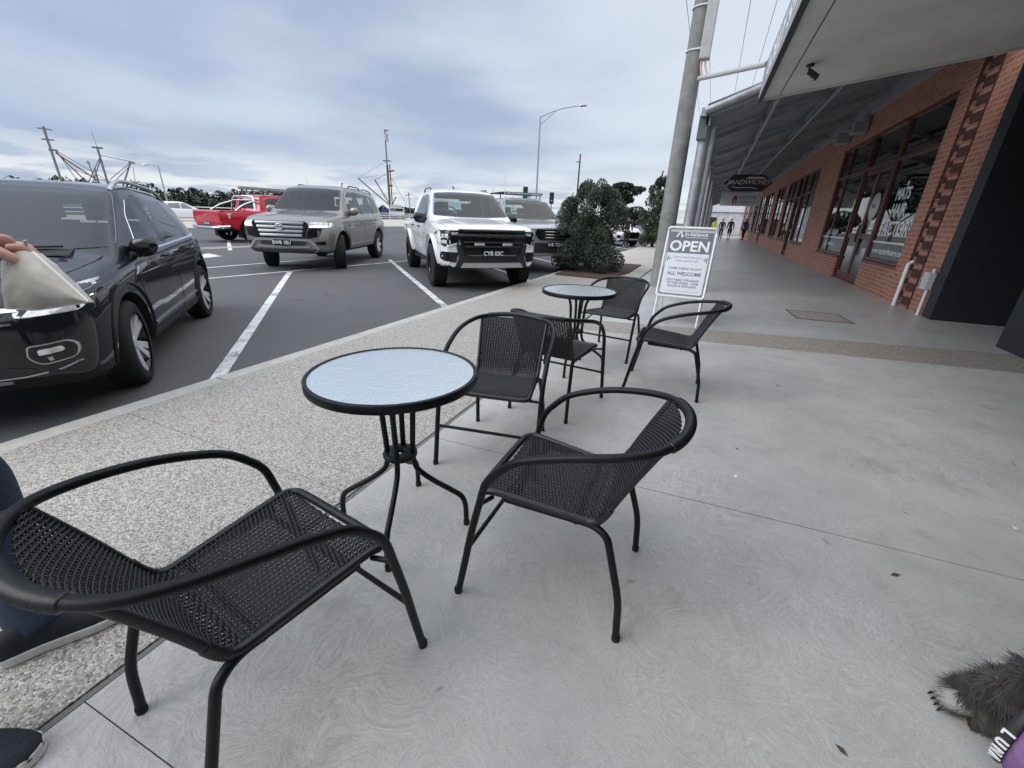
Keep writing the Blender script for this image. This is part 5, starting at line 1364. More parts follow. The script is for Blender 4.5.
    c.place(-5.30, 8.83, (.70, -.714)); return c
def silver_ute():
    c = Car(ute_spec(M['paint_silver'], R=.385, gap=.07, inset=.0), 'parked_ute', 'silver dual cab ute with a roof rack, parked between the white ute and bush')
    ute_common(c)
    c.wheels(dict(n=6, pair=(0,), w0=.04, w1=.06, m=[M['satin'], M['darkalloy']]), 0, M['plastic'], .06, .03)
    for sg in (1, -1):
        h = c.decal('headlight', 'x+', [(sg*.52, 1.02), (sg*.90, 1.075), (sg*.925, .98), (sg*.86, .86), (sg*.54, .90)], M['lampglass'], off=.014, rnd=.03)
        c.decal('lens', 'x+', [(sg*.60, .99), (sg*.72, 1.0), (sg*.72, .91), (sg*.60, .91)], M['chrome'], off=.018, rnd=.03, parent=h)
        c.decal('fog_pocket', 'x+', [(sg*.62, .70), (sg*.86, .72), (sg*.86, .60), (sg*.64, .58)], M['gloss_black'], off=.012, rnd=.03)
    g = c.decal('grille', 'x+', [(-.50, 1.06), (.50, 1.06), (.52, .93), (.40, .80), (-.40, .80), (-.52, .93)], M['gloss_black'], off=.014, rnd=.03, flatten=True)
    xg = max(v.co.x for v in g.data.vertices)
    for z in (1.0, .93, .86): b = MB(); b.tube([(xg-.03, -.46, z), (xg+.012, 0, z), (xg-.03, .46, z)], .014, 6); b.build('grille_bar', M['chrome'], g)
    c.decal('bumper_trim', 'x+', [(-.86, .60), (.86, .60), (.80, .50), (-.80, .50)], M['plastic'], off=.02)
    c.plate('1HK 7QA', xg+.03, .70)
    c.decal('lower_intake', 'x+', [(-.60, .74), (.60, .74), (.56, .5), (-.56, .5)], M['plastic'], off=.01)
    c.mirror(.72, .87, 1.235, M['gloss_black'], 1.2); c.handles((.04, -.80), 1.06, M['chrome'])
    b = MB()
    for sg in (1, -1): b.tube([(.25, sg*.62, 1.95), (-.85, sg*.62, 1.95)], .02, 8); [b.tube([(x, sg*.62, 1.80), (x, sg*.62, 1.95)], .015, 6) for x in (.1, -.75)]
    for k in range(6): b.tube([(.22-.21*k, -.62, 1.955), (.22-.21*k, .62, 1.955)], .014, 6)
    b.build('roof_rack', M['plastic'], c.root)
    b = MB(); b.box(.30, .36, -.55, .55, 1.90, 1.97); lb = b.build('light_bar', M['plastic'], c.root, bevel=.008)
    b = MB(); b.box(.361, .366, -.53, .53, 1.915, 1.957); b.build('lens', M['lampglass'], lb)
    a = MB(); a.tube([(1.2, -.85, 1.2), (1.18, -.87, 2.3)], .009, 6); a.build('antenna', M['white'], c.root)
    c.place(-5.30, 12.25, (.70, -.714)); return c
def red_ute():
    c = Car(ute_spec(M['paint_red'], R=.42, gap=.10), 'parked_ute', 'bright red dual cab ute seen from its tailgate, chrome sports bar over the tray')
    ute_common(c, 'autoglass')
    c.wheels(dict(n=6, pair=(0,), w0=.04, w1=.05, m=[M['darkalloy'], M['gloss_black']]), 0, M['paint_red'], .05, .03)
    for sg in (1, -1):
        c.decal('tail_light', 'x-', [(sg*.83, 1.12), (sg*.90, 1.12), (sg*.90, .78), (sg*.83, .78)], M['redlens'], off=.012)
        c.decal('headlight', 'x+', [(sg*.54, 1.02), (sg*.90, 1.06), (sg*.92, .95), (sg*.56, .90)], M['lampglass'], off=.014, rnd=.03)
    g = c.decal('grille', 'x+', [(-.5, 1.06), (.5, 1.06), (.46, .72), (-.46, .72)], M['gloss_black'], off=.014, rnd=.03)
    # tailgate lettering, bumper, sports bar
    xr = -2.80
    text('TOYOTA', .185, mat('tailgate_letters', (.19, .04, .05), .4), c.root, frame((xr-.006, 0, .86), (0, -1, 0), (0, 0, 1)), depth=.004, bold=.02, sx=1.15, space=1.12)
    text('SR5', .10, M['chrome'], c.root, frame((xr-.006, -.62, 1.07), (0, -1, 0), (0, 0, 1)), depth=.003, bold=.02)
    h = MB(); h.box(xr-.03, xr, -.09, .09, 1.0, 1.05); h.build('tailgate_handle', M['chrome'], c.root, bevel=.008)
    b = MB(); b.tube(fillet([(-2.55, .95, .60), (-2.86, .93, .58), (-2.90, .45, .55), (-2.90, -.45, .55), (-2.86, -.93, .58), (-2.55, -.95, .60)], .1, 5), .065, 12); b.build('rear_bumper', M['chrome'], c.root)
    b = MB(); b.box(xr-.02, xr+.2, -.5, .5, .50, .66); b.build('bumper_step', M['plastic'], c.root, bevel=.01)
    c.plate('ZTR 41Q', xr-.035, .70, front=False)
    b = MB()
    for sg in (1, -1):
        b.tube(fillet([(-1.30, sg*.80, 1.18), (-1.22, sg*.66, 1.74), (-1.22, 0, 1.76)], .12, 6), .038, 10); b.tube(fillet([(-1.26, sg*.72, 1.56), (-1.75, sg*.76, 1.42), (-2.15, sg*.82, 1.18)], .2, 6), .034, 10)
    b.tube([(-1.24, -.66, 1.6), (-1.24, .66, 1.6)], .03, 10); b.build('sports_bar', M['chrome'], c.root)
    # awning tube on racks above the roof
    b = MB(); b.box(-1.75, .75, -.74, -.60, 1.98, 2.10); aw = b.build('rolled_awning', M['galv'], c.root, bevel=.02)
    b = MB()
    for x in (.1, -.7): b.tube([(x, -.70, 1.95), (x, .70, 1.95)], .02, 8); [b.tube([(x, y, 1.80), (x, y, 1.95)], .016, 6) for y in (-.62, .62)]
    b.build('roof_rack', M['plastic'], c.root)
    text('T', .24, M['white'], c.root, frame((-2.50, -.962, .98), (1, 0, 0), (0, 0, 1)), depth=.004, bold=.04, sx=1.2)
    c.mirror(.72, .87, 1.235, M['chrome'], 1.2); c.handles((.04, -.80), 1.06, M['chrome'])
    for y0 in (-.90, .68): b = MB(); b.box(-2.12, -2.09, y0, y0+.22, .18, .50); b.build('mud_flap', M['rubber'], c.root)
    a = MB(); a.tube([(1.4, -.8, 1.2), (1.4, -.8, 2.2), (1.36, -.8, 2.6)], .010, 6); a.build('antenna', M['white'], c.root)
    hx = V((.05, .9987)); left = V((-hx.y, hx.x))
    wp = V((-17.4, 11.8)); ctr = wp+hx*1.635+left*.82
    c.place(ctr.x+.25, ctr.y+.36, hx); return c
CARS = [black_car(), grey_wagon(), white_ute(), silver_ute(), red_ute()]

def far_car(name, label, paint, x, y, hd, plate='', van=False, group=None):
    if van:
        sp = dict(paint=paint, R=.34, tw=.22, rim=.22, hw=.95, axles=(1.55, -1.55), gap=.06,
            zt=[(2.45, .95), (2.38, 1.05), (1.75, 1.28), (1.10, 2.0), (.9, 2.12), (.5, 2.2), (-2.3, 2.2), (-2.42, 2.12), (-2.50, 1.6)], W=[(2.45, .80), (2.1, .92), (1.5, .95), (-2.3, .95), (-2.5, .90)], zs=[(2.45, .86), (1.5, 1.1), (-2.5, 1.15)],
            wt=[(2.45, .7), (1.75, .82), (1.1, .80), (-2.5, .80)], drop=[(2.45, .04), (1.1, .06), (-2.5, .07)], zb=[(2.45, .4), (2.1, .28), (-2.5, .3)])
    else:
        sp = dict(paint=paint, R=.34, tw=.22, rim=.23, hw=.90, axles=(1.35, -1.35), gap=.06,
            zt=[(2.20, .74), (2.12, .86), (1.8, .95), (1.05, 1.05), (.25, 1.50), (0, 1.60), (-.4, 1.64), (-1.4, 1.61), (-1.85, 1.50), (-2.12, 1.05), (-2.20, .9)], W=[(2.2, .66), (2.0, .82), (1.6, .89), (-1.6, .90), (-2.0, .84), (-2.2, .74)], zs=[(2.2, .68), (1.6, .92), (-1.8, 1.02), (-2.2, .86)],
            wt=[(2.2, .56), (1.8, .72), (1.05, .73), (.25, .62), (-1.6, .58), (-2.2, .6)], drop=[(2.2, .05), (1.05, .03), (.2, .05), (-2.2, .05)], zb=[(2.2, .34), (2.0, .24), (-2.0, .24), (-2.2, .4)])
    c = Car(sp, name, label, group)
    c.wheels(dict(n=5, pair=(0,), w0=.05, w1=.07, m=[M['satin'], M['darkalloy']]), 0)
    if van:
        c.decal('windscreen', 'x+', [(-.80, 1.36), (.80, 1.36), (.72, 1.95), (-.72, 1.95)], M['autoglass'], rnd=.06); c.both('side_window', [(1.3, 1.3), (.55, 1.32), (.55, 1.85), (1.0, 1.85)], M['autoglass'], rnd=.04)
        for sg in (1, -1): c.decal('headlight', 'x+', [(sg*.6, .98), (sg*.88, 1.1), (sg*.9, .9), (sg*.62, .85)], M['lampglass'], off=.012)
        c.decal('grille', 'x+', [(-.5, .92), (.5, .92), (.45, .72), (-.45, .72)], M['plastic'], off=.01)
    else:
        c.decal('windscreen', 'x+', [(-.70, 1.10), (.70, 1.10), (.58, 1.53), (-.58, 1.53)], M['screenglass'], rnd=.05); c.decal('rear_window', 'x-', [(-.58, 1.12), (.58, 1.12), (.5, 1.45), (-.5, 1.45)], M['autoglass'], rnd=.05)
        for p in ([(.75, 1.03), (-.2, 1.05), (-.2, 1.5), (.1, 1.48)], [(-.28, 1.05), (-1.2, 1.08), (-1.1, 1.46), (-.28, 1.51)], [(-1.27, 1.08), (-1.75, 1.1), (-1.5, 1.40)]): c.both('side_window', p, M['autoglass'], off=.006, rnd=.03)
        for sg in (1, -1):
            c.decal('headlight', 'x+', [(sg*.5, .80), (sg*.84, .90), (sg*.87, .80), (sg*.55, .72)], M['lampglass'], off=.01); c.decal('tail_light', 'x-', [(sg*.5, .92), (sg*.78, .95), (sg*.78, 1.05), (sg*.55, 1.03)], M['redlens'], off=.01)
            c.decal('fog_pocket', 'x+', [(sg*.58, .55), (sg*.80, .6), (sg*.80, .42), (sg*.6, .4)], M['gloss_black'], off=.01)
        c.decal('grille', 'x+', [(-.46, .76), (.46, .76), (.55, .42), (-.55, .42)], M['gloss_black'], off=.01, rnd=.03)
        c.mirror(.58, .90, 1.06, paint, 1.0)
    if plate: c.plate(plate, sp['zt'][0][0]+.02, .5)
    return c.place(x, y, hd)
far_car('parked_car', 'white car farther along the kerb, nose showing between the bush and the concrete pole', M['paint_white'], -5.5, 26.3, (.72, -.69), '1CF 8DL')
far_car('parked_van', 'tall white van behind the white car beyond the bush', M['paint_white'], -7.6, 35, (.72, -.69), van=True)
far_car('parked_car', 'distant white car by the wharf rail, just left of the red ute', M['paint_white'], -44, 25.0, (.35, .94))
# ------------------------------------------------------------------ planting
def leaf_mass(b, clumps, n, size, rnd, flat=.5):
    for _ in range(n):
        c, r = rnd.choice(clumps)
        while True:
            p = V((rnd.uniform(-1, 1), rnd.uniform(-1, 1), rnd.uniform(-1, 1)))
            if p.length <= 1: break
        p = p.normalized()*(p.length**.45)
        q = V(c)+V((p.x*r[0], p.y*r[1], p.z*r[2]))
        s = size*rnd.uniform(.6, 1.4)
        e = Euler((rnd.uniform(-1.2, 1.2), rnd.uniform(-1.2, 1.2), rnd.uniform(0, 6.28))).to_matrix()
        x = e @ V((s, 0, 0)); y = e @ V((0, s*flat, 0)); z = e @ V((0, 0, s*.15))
        b.add([q-x, q-y*.9+z, q+x, q+y*.9+z], [(0, 1, 2, 3)], 0, False)
def shrub(label, x, y, rx, h, seed, nl, size, tip=.4, lean=0):
    rnd = random.Random(seed)
    t = thing('coastal_shrub', label, 'shrub', (x, y, 0), 0, 'shrubs in the footpath beds')
    cl = []
    for i in range(95):
        z = rnd.uniform(.05, 1); prof = sqrt(max(.02, 1-((z-.40)/.62)**2))*(1+.10*sin(5*z+seed))
        if i > 88: prof = .3; z = rnd.uniform(.92, 1.04)
        a = rnd.uniform(0, 2*pi); rr = rx*prof*rnd.uniform(.55, .95)
        r = rx*rnd.uniform(.17, .34)*(1-.45*z); cl.append(((rr*cos(a)+lean*z, rr*sin(a), z*h*.95+.05), (r, r, r*rnd.uniform(1.0, 1.5))))
    for i in range(20):
        z = rnd.uniform(.1, .75); cl.append(((rnd.uniform(-.3, .3)*rx+lean*z, rnd.uniform(-.3, .3)*rx, z*h), (rx*.4, rx*.4, rx*.4)))
    b = MB(); leaf_mass(b, cl, nl, size, rnd)
    for i in range(14):     # loose leading shoots
        a = rnd.uniform(0, 6.28); rr = rx*rnd.uniform(0, .55); px, py = rr*cos(a)+lean, rr*sin(a); z0 = h*(1-.35*(rr/rx))
        L = rnd.uniform(.12, .34)
        leaf_mass(b, [((px, py, z0+L*k/5), (.03, .03, .05)) for k in range(6)], 26, size*.8, rnd)
    b.build('foliage', M['bushleaf'], t)
    w = MB()
    for i in range(9):
        a = rnd.uniform(0, 6.28); r = rx*rnd.uniform(.2, .7); w.tube(smooth_path([(rnd.uniform(-.06, .06), rnd.uniform(-.06, .06), -.05), (r*.3*cos(a), r*.3*sin(a), h*.25), (r*cos(a)+lean*.5, r*sin(a), h*rnd.uniform(.5, .85))], 4), [.03*(1-.85*k/8) for k in range(9)], 6)
    w.build('stem', M['bark'], t); return t
shrub('big dense dark green shrub in the mulch bed by the kerb', -2.80, 11.15, 1.0, 2.0, 3, 62000, .025)
shrub('narrower dark shrub behind the concrete pole farther along the path', -2.72, 24.5, .85, 3.35, 5, 14000, .055)

def tree(label, x, y, h, crown, seed, n, size, trunk=.25, zb=-.06, leaf='bushleaf2'):
    rnd = random.Random(seed); t = thing('coastal_tree', label, 'tree', (x, y, zb))
    b = MB(); leaf_mass(b, crown, n, size, rnd, .45); b.build('crown', M[leaf], t)
    w = MB(); w.tube(smooth_path([(0, 0, -.3), (.1, 0, h*.3), (.0, .1, h*.75)], 5), [trunk*(1-.7*k/10) for k in range(11)], 8)
    for c, r in crown[:7]: w.tube(smooth_path([(.08, 0, h*.3), V(c)*.6+V((0, 0, h*.12)), c], 4), [trunk*.45*(1-.8*k/8) for k in range(9)], 6)
    w.build('trunk', M['bark'], t); return t
tree('windswept dark cypress behind the big shrub, its flat crown leaning right', -13.6, 68.6, 6, [((1.5, .2, 5.3), (1.9, 1.2, .55)), ((2.6, .4, 5.7), (1.3, .9, .35)), ((.3, 0, 4.7), (1.8, 1.3, .8)), ((-1.2, 0, 5.2), (1.6, 1.2, .7)), ((-2.6, -.3, 4.6), (1.4, 1, .6)), ((.6, 0, 6.1), (1.6, 1, .45)), ((1.2, 0, 4.2), (1.3, 1, .5)), ((-1, 0, 3.9), (1.4, 1.1, .6))], 11, 5200, .22)
tree('rounded dark tree far beyond the white van', -16.9, 108.7, 5, [((0, 0, 3.2), (2.6, 2, 1.4)), ((-1.6, 0, 2.7), (1.5, 1.5, 1.2)), ((1.7, 0, 2.6), (1.6, 1.5, 1.2)), ((.3, 0, 1.6), (2.4, 1.5, 1.2))], 12, 2600, .3)

def far_scrub():
    rnd = random.Random(4); b = MB(); cl = []
    def bank(az0, az1, D, hmin, hmax, n):
        for i in range(n):
            a = lerp(az0, az1, (i+rnd.random())/n); d = D*rnd.uniform(.92, 1.12); x, y = -d*cos(a), d*sin(a)
            h = lerp(hmin, hmax, rnd.random()**1.4); r = rnd.uniform(1.6, 3.0)
            cl.append(((x, y, h*.55), (r, r, h*.55)))
    bank(R(-20), R(40), 165, 3.0, 6.6, 230)
    bank(R(40), R(72), 260, 2.4, 5.2, 120)
    leaf_mass(b, cl, 60000, .52, rnd, .7)
    o = b.build('far_scrub', M['treeleaf']); tag(o, 'low dark line of coastal scrub along the far shore', 'scrub', kind='stuff')
far_scrub()
b = MB(); b.box(-1400, -140, -400, 1500, -.4, .35); structure('far_shore', b, mat('far_shore', (.10, .10, .075), .95, var=.3, vscale=.05))

# ------------------------------------------------------------------ wharf: rail, lamps, boats
def rail(label, p, q):
    p = V(p); q = V(q); L = (q-p).length; t = thing('wharf_rail', label, 'rail', (p.x, p.y, -.05), atan2(q.y-p.y, q.x-p.x))
    for z in (1.18, .78, .40): b = MB(); b.tube([(0, 0, z), (L, 0, z)], .045, 8); b.build('bar', M['white'], t)
    n = int(L/3); b = MB()
    for i in range(n+1): b = MB(); b.tube([(L*i/n, 0, 0), (L*i/n, 0, 1.18)], .05, 8); b.build('post', M['white'], t)
rail('white tubular rail along the wharf edge', (-56, 8), (-56, 104))
def street_lamp(label, x, y, h, tip, zb=-.06):
    t = thing('street_lamp', label, 'street lamp', (x, y, zb)); b = MB(); b.tube([(0, 0, 0), (0, 0, h)], [.10, .055], 10); b.build('pole', M['galv'], t)
    tp = V(tip); b = MB(); pts = smooth_path([(0, 0, h-.05), tp*.45+V((0, 0, h+.62*tp.z)) if False else V((tp.x*.5, tp.y*.5, h+tp.z*.66)), V((tp.x, tp.y, h+tp.z))], 8); b.tube(pts, .035, 8)
    if abs(tp.x) > 1.5: b.tube([(0, 0, h-.6), (tp.x*.42, tp.y*.42, h+tp.z*.55)], .028, 8)
    b.build('arm', M['galv'], t)
    d = V((tp.x, tp.y, tp.z*.35)).normalized(); e = V((tp.x, tp.y, h+tp.z)); b = MB(); b.tube([e-d*.05, e+d*.12, e+d*.45, e+d*.6], [.04, .11, .10, .03], 10); b.build('lantern', M['satin'], t)
street_lamp('tall galvanised street lamp with a long curved arm, above the silver ute', -14.5, 37.3, 9.08, (3.0, 1.0, .78))
street_lamp('small lamp post far behind the black crossover', -54, 29.3, 5.1, (-.7, -.5, .02))
def utility_pole():
    t = thing('utility_pole', 'bare timber utility pole rising behind the big shrub', 'pole', (-19.5, 67.2, -.06)); b = MB(); b.tube([(0, 0, 0), (0, 0, 10.2)], [.16, .11], 8); b.build('shaft', M['bark'], t)
    b = MB(); b.tube([(-.55, -.2, 9.2), (.12, .05, 9.2)], .06, 6); b.build('crossarm', M['bark'], t)
utility_pole()
def signal(label, x, y, h):
    t = thing('traffic_signal', label, 'traffic light', (x, y, -.06), R(20), 'traffic signals behind the silver ute'); b = MB(); b.tube([(0, 0, 0), (0, 0, h)], .06, 8); b.build('post', M['galv'], t)
    b = MB(); b.box(-.22, .22, -.10, .12, h-.1, h+.95); hd = b.build('signal_head', M['gloss_black'], t, bevel=.02)
    for i, c in enumerate((M['gloss_black'], M['gloss_black'], mat('green_lens', (.01, .25, .15), .3, emit=.3))):
        l = MB(); l.lathe([(.001, .012), (.09, .010), (.095, 0)], 16, M=frame((0, -.10, h+.78-.3*i), (1, 0, 0), (0, 0, 1))); l.build('lens', c, hd)
signal('traffic signal above the silver ute, directly left of the tall lamp pole', -16.3, 39.1, 3.0)
signal('traffic signal above the silver ute, nearest the big shrub', -15.0, 42.8, 2.75)

M['rust'] = mat('rusty_steel', (.16, .085, .06), .8, var=.4, vscale=3); M['hullw'] = mat('hull_white', (.55, .56, .56), .6, var=.25, vscale=1.5); M['hullb'] = mat('hull_blue', (.03, .06, .18), .5, var=.3, vscale=1.5); M['mastgrey'] = mat('mast_grey', (.17, .17, .18), .6, var=.3, vscale=3)
def trawler(label, x, y, rz, hull, L, mast_h, parts):
    t = thing('fishing_trawler', label, 'fishing boat', (x, y, -.1), rz, 'trawlers at the wharf')
    b = MB(); rows = []
    for i in range(15):
        u = i/14*2-1; w = L*.16*(1-abs(max(0, u))**2.4)*(1 if u > -.9 else .9); zs = .85+.75*max(0, u)**2+.2*max(0, -u)
        rows.append([(u*L/2, -w, zs), (u*L/2, -w*.85, .1), (u*L/2, 0, -.5), (u*L/2, w*.85, .1), (u*L/2, w, zs)])
    b.grid(rows); b.add([r[0] for r in rows]+[r[4] for r in rows], [(i, i+1, 16+i, 15+i) for i in range(14)], 0); b.add(rows[0], [(0, 1, 2, 3, 4)]); b.build('hull', hull, t)
    b = MB(); b.box(-.02*L, .20*L, -L*.09, L*.09, .9, 2.5); b.box(.0, .16*L, -L*.08, L*.08, 2.5, 3.1); wh = b.build('wheelhouse', M['hullw'], t, bevel=.05)
    b = MB(); b.box(.201*L, .203*L, -L*.075, L*.075, 1.75, 2.3); b.box(0, .18*L, -L*.0915, -L*.0905, 1.75, 2.3); b.box(0, .18*L, L*.0905, L*.0915, 1.75, 2.3); b.build('window', M['autoglass'], wh)
    for nm, pts, r, m in parts:
        q = MB(); q.tube([V(p) for p in pts], r, 6); q.build(nm, M[m], t)
    return t
def wl(t, pts): return pts
# first boat: mast with two crosstrees and a fan of stays to the right (local x points along the wharf)
k1 = [('mast', [(0, 0, .8), (0, 0, 8.5)], .11, 'mastgrey'), ('crosstree', [(-.5, 0, 8.3), (.6, 0, 8.25)], .06, 'mastgrey'), ('crosstree', [(-.45, 0, 7.3), (.5, 0, 7.3)], .07, 'mastgrey'), ('crosstree', [(-.2, 0, 6.35), (.5, 0, 6.35)], .10, 'mastgrey'),
      ('boom', [(.3, 0, 6.1), (3.0, 0, 3.6)], .07, 'rust'), ('boom', [(.3, 0, 6.2), (2.0, 0, 3.4)], .06, 'rust'), ('stay', [(.4, 0, 6.3), (4.4, 0, 3.2)], .035, 'mastgrey'), ('stay', [(.4, 0, 6.3), (1.4, 0, 3.0)], .035, 'mastgrey'), ('stay', [(1.1, 0, 4.7), (4.6, 0, 3.2)], .035, 'mastgrey'), ('derrick', [(2.9, 0, 2), (2.6, 0, 5.6)], .06, 'mastgrey'), ('crosstree', [(2.4, 0, 5.4), (2.8, 0, 5.4)], .04, 'mastgrey')]
trawler('fishing trawler far left, its mast with twin crosstrees above the black car roof', -65.2, 25.5, atan2(.93, .36), M['hullb'], 13, 8, k1)
k2 = [('mast', [(0, 0, .8), (0, 0, 7.5)], .11, 'mastgrey'), ('crosstree', [(-.5, 0, 7.4), (.5, 0, 7.4)], .10, 'mastgrey'), ('antenna', [(0, 0, 7.4), (-.1, 0, 9.0)], .025, 'mastgrey'), ('boom', [(.75, 0, 2.2), (2.7, 0, 6.1)], .09, 'mastgrey'), ('crosstree', [(2.5, 0, 6.15), (3.1, 0, 6.05)], .10, 'mastgrey'),
      ('stay', [(0, 0, 6.6), (2.7, 0, 6.2)], .035, 'mastgrey'), ('stay', [(2.6, 0, 6.0), (.3, 0, 4.0)], .04, 'mastgrey'), ('stay', [(2.6, 0, 5.8), (.2, 0, 3.3)], .04, 'mastgrey'), ('boom', [(0, 0, 6.4), (-1.7, 0, 3.6)], .05, 'mastgrey'), ('boom', [(0, 0, 6.2), (-1.4, 0, 3.4)], .05, 'mastgrey'), ('stay', [(2.8, 0, 5.6), (2.6, 0, 3.5)], .03, 'mastgrey'), ('derrick', [(-.8, 0, 2), (-.8, 0, 5.2)], .09, 'mastgrey')]
trawler('fishing trawler behind the black car, short mast with a square ended boom', -68.3, 31, atan2(.91, .42), M['hullw'], 12, 7, k2)
k3 = [('mast', [(0, 0, .8), (0, 0, 11.4)], .24, 'rust'), ('mast', [(.55, 0, 2), (.55, 0, 11.6)], .12, 'rust'), ('topmast', [(0, 0, 11.2), (.0, 0, 18.4)], .15, 'mastgrey'), ('crosstree', [(-.9, 0, 12.3), (.9, 0, 12.3)], .14, 'mastgrey'), ('crosstree', [(-.1, 0, 10.0), (1.5, 0, 10.4)], .16, 'rust'), ('crosstree', [(0, 0, 7.2), (.9, 0, 7.2)], .2, 'rust'), ('top_light', [(.25, 0, 16.2), (.25, 0, 17.6)], .42, 'conduit'), ('top_light', [(-.1, 0, 18.3), (.8, 0, 18.3)], .12, 'mastgrey'),
      ('boom', [(0, 0, 2.9), (-6.6, 0, 8.4)], .13, 'mastgrey'), ('boom', [(0, 0, 3.1), (-3.0, 0, 8.3)], .12, 'rust'), ('stay', [(0, 0, 9.6), (-3.0, 0, 8.3)], .05, 'mastgrey'), ('stay', [(0, 0, 12.2), (-6.6, 0, 8.5)], .035, 'mastgrey'), ('stay', [(.2, 0, 9.6), (-6.4, 0, 8.4)], .03, 'mastgrey'), ('stay', [(.3, 0, 9.6), (3.8, 0, 3.2)], .04, 'mastgrey'), ('derrick', [(4.6, 0, 1), (4.4, 0, 6.0)], .10, 'mastgrey'), ('crosstree', [(3.6, 0, 5.2), (5.1, 0, 5.6)], .07, 'mastgrey'), ('boom', [(.6, 0, 3.2), (1.5, 0, 4.9)], .12, 'rust'), ('net_drum', [(-1.2, -1.2, 1.8), (-1.2, 1.2, 1.8)], .8, 'hullb'), ('net_drum', [(-3.6, -1.2, 1.6), (-3.6, 1.2, 1.6)], .75, 'hullb')]
trawler('fishing trawler with a tall rusty mast between the grey wagon and the white ute', -70.0, 85.3, atan2(.62, .78), M['hullw'], 16, 12, k3)
for i, (x, y, h, lab) in enumerate(((-71, 132, 7.2, 'distant yacht mast above the white ute bonnet, shortest of three'), (-67.5, 134, 9.6, 'distant yacht mast above the white ute, tallest of three'), (-61.5, 137, 8.2, 'distant yacht mast nearest the silver ute'))):
    t = thing('moored_yacht', lab, 'yacht', (x, y, -.1), .6, 'yachts moored far off'); b = MB(); rows = []
    for k in range(9):
        u = k/8*2-1; w = 1.3*(1-abs(u)**2.2)+.02; rows.append([(u*4.5, -w, 1), (u*4.5, 0, -.3), (u*4.5, w, 1)])
    b.grid(rows); b.add([r[0] for r in rows]+[r[2] for r in rows], [(k, k+1, 10+k, 9+k) for k in range(8)]); b.build('hull', M['hullw'], t)
    b = MB(); b.tube([(0, 0, .5), (0, 0, h)], .07, 6); b.build('mast', M['mastgrey'], t)
# low sheds and a far street end
def shed(label, x, y, w, d, h, m, roof, rz=0):
    t = thing('wharf_shed', label, 'shed', (x, y, -.06), rz); b = MB(); b.box(-w/2, w/2, -d/2, d/2, 0, h); b.build('wall', m, t)
    b = MB(); b.add([(-w/2-.2, -d/2-.2, h), (w/2+.2, -d/2-.2, h), (w/2+.2, d/2+.2, h), (-w/2-.2, d/2+.2, h), (-w/2-.2, 0, h+d*.18), (w/2+.2, 0, h+d*.18)], [(0, 1, 5, 4), (2, 3, 4, 5), (0, 4, 3), (1, 2, 5), (3, 2, 1, 0)]); b.build('roof', roof, t)
    b = MB(); b.box(-w*.3, -w*.1, -d/2-.02, -d/2+.02, .1, min(2.2, h-.2)); b.build('door', M['plastic'], t)
shed('low pale shed on the wharf beyond the rail, right of the rusty mast', -50, 108, 9, 5, 1.9, M['conduit'], M['galv'], .6)
shed('blue tarped low shed left of the rusty mast', -60, 92, 7, 4, 1.7, M['hullb'], M['hullb'], .6)
shed('white shed at the far end of the street', 1.2, 72, 9, 7, 2.9, M['hullw'], M['galv'], .05)

# ------------------------------------------------------------------ people
def skin(name, pts, edges, radii, m, parent=None, sub=2, root=0):
    me = bpy.data.meshes.new(name); me.from_pydata([tuple(p) for p in pts], edges, [])
    o = bpy.data.objects.new(name, me); link(o)
    md = o.modifiers.new('skin', 'SKIN'); md.use_smooth_shade = True; md.branch_smoothing = .4
    for i, v in enumerate(me.skin_vertices[0].data):
        r = radii[i]; v.radius = r if isinstance(r, tuple) else (r, r); v.use_root = (i == root)
    s = o.modifiers.new('sub', 'SUBSURF'); s.levels = sub; s.render_levels = sub
    nm = mesh_from_eval(o); bpy.data.objects.remove(o); bpy.data.meshes.remove(me)
    nm.materials.clear(); nm.materials.append(m); nm.name = name
    for p in nm.polygons: p.use_smooth = True
    q = bpy.data.objects.new(name, nm); link(q, parent); return q

class Chain:
    def __init__(s): s.p = []; s.e = []; s.r = []
    def add(s, pts, rad, start=None):
        i0 = start
        for p, r in zip(pts, rad):
            s.p.append(V(p)); s.r.append(r); k = len(s.p)-1
            if i0 is not None: s.e.append((i0, k))
            i0 = k
        return i0
    def make(s, name, m, parent=None, sub=2): return skin(name, s.p, s.e, s.r, m, parent, sub)

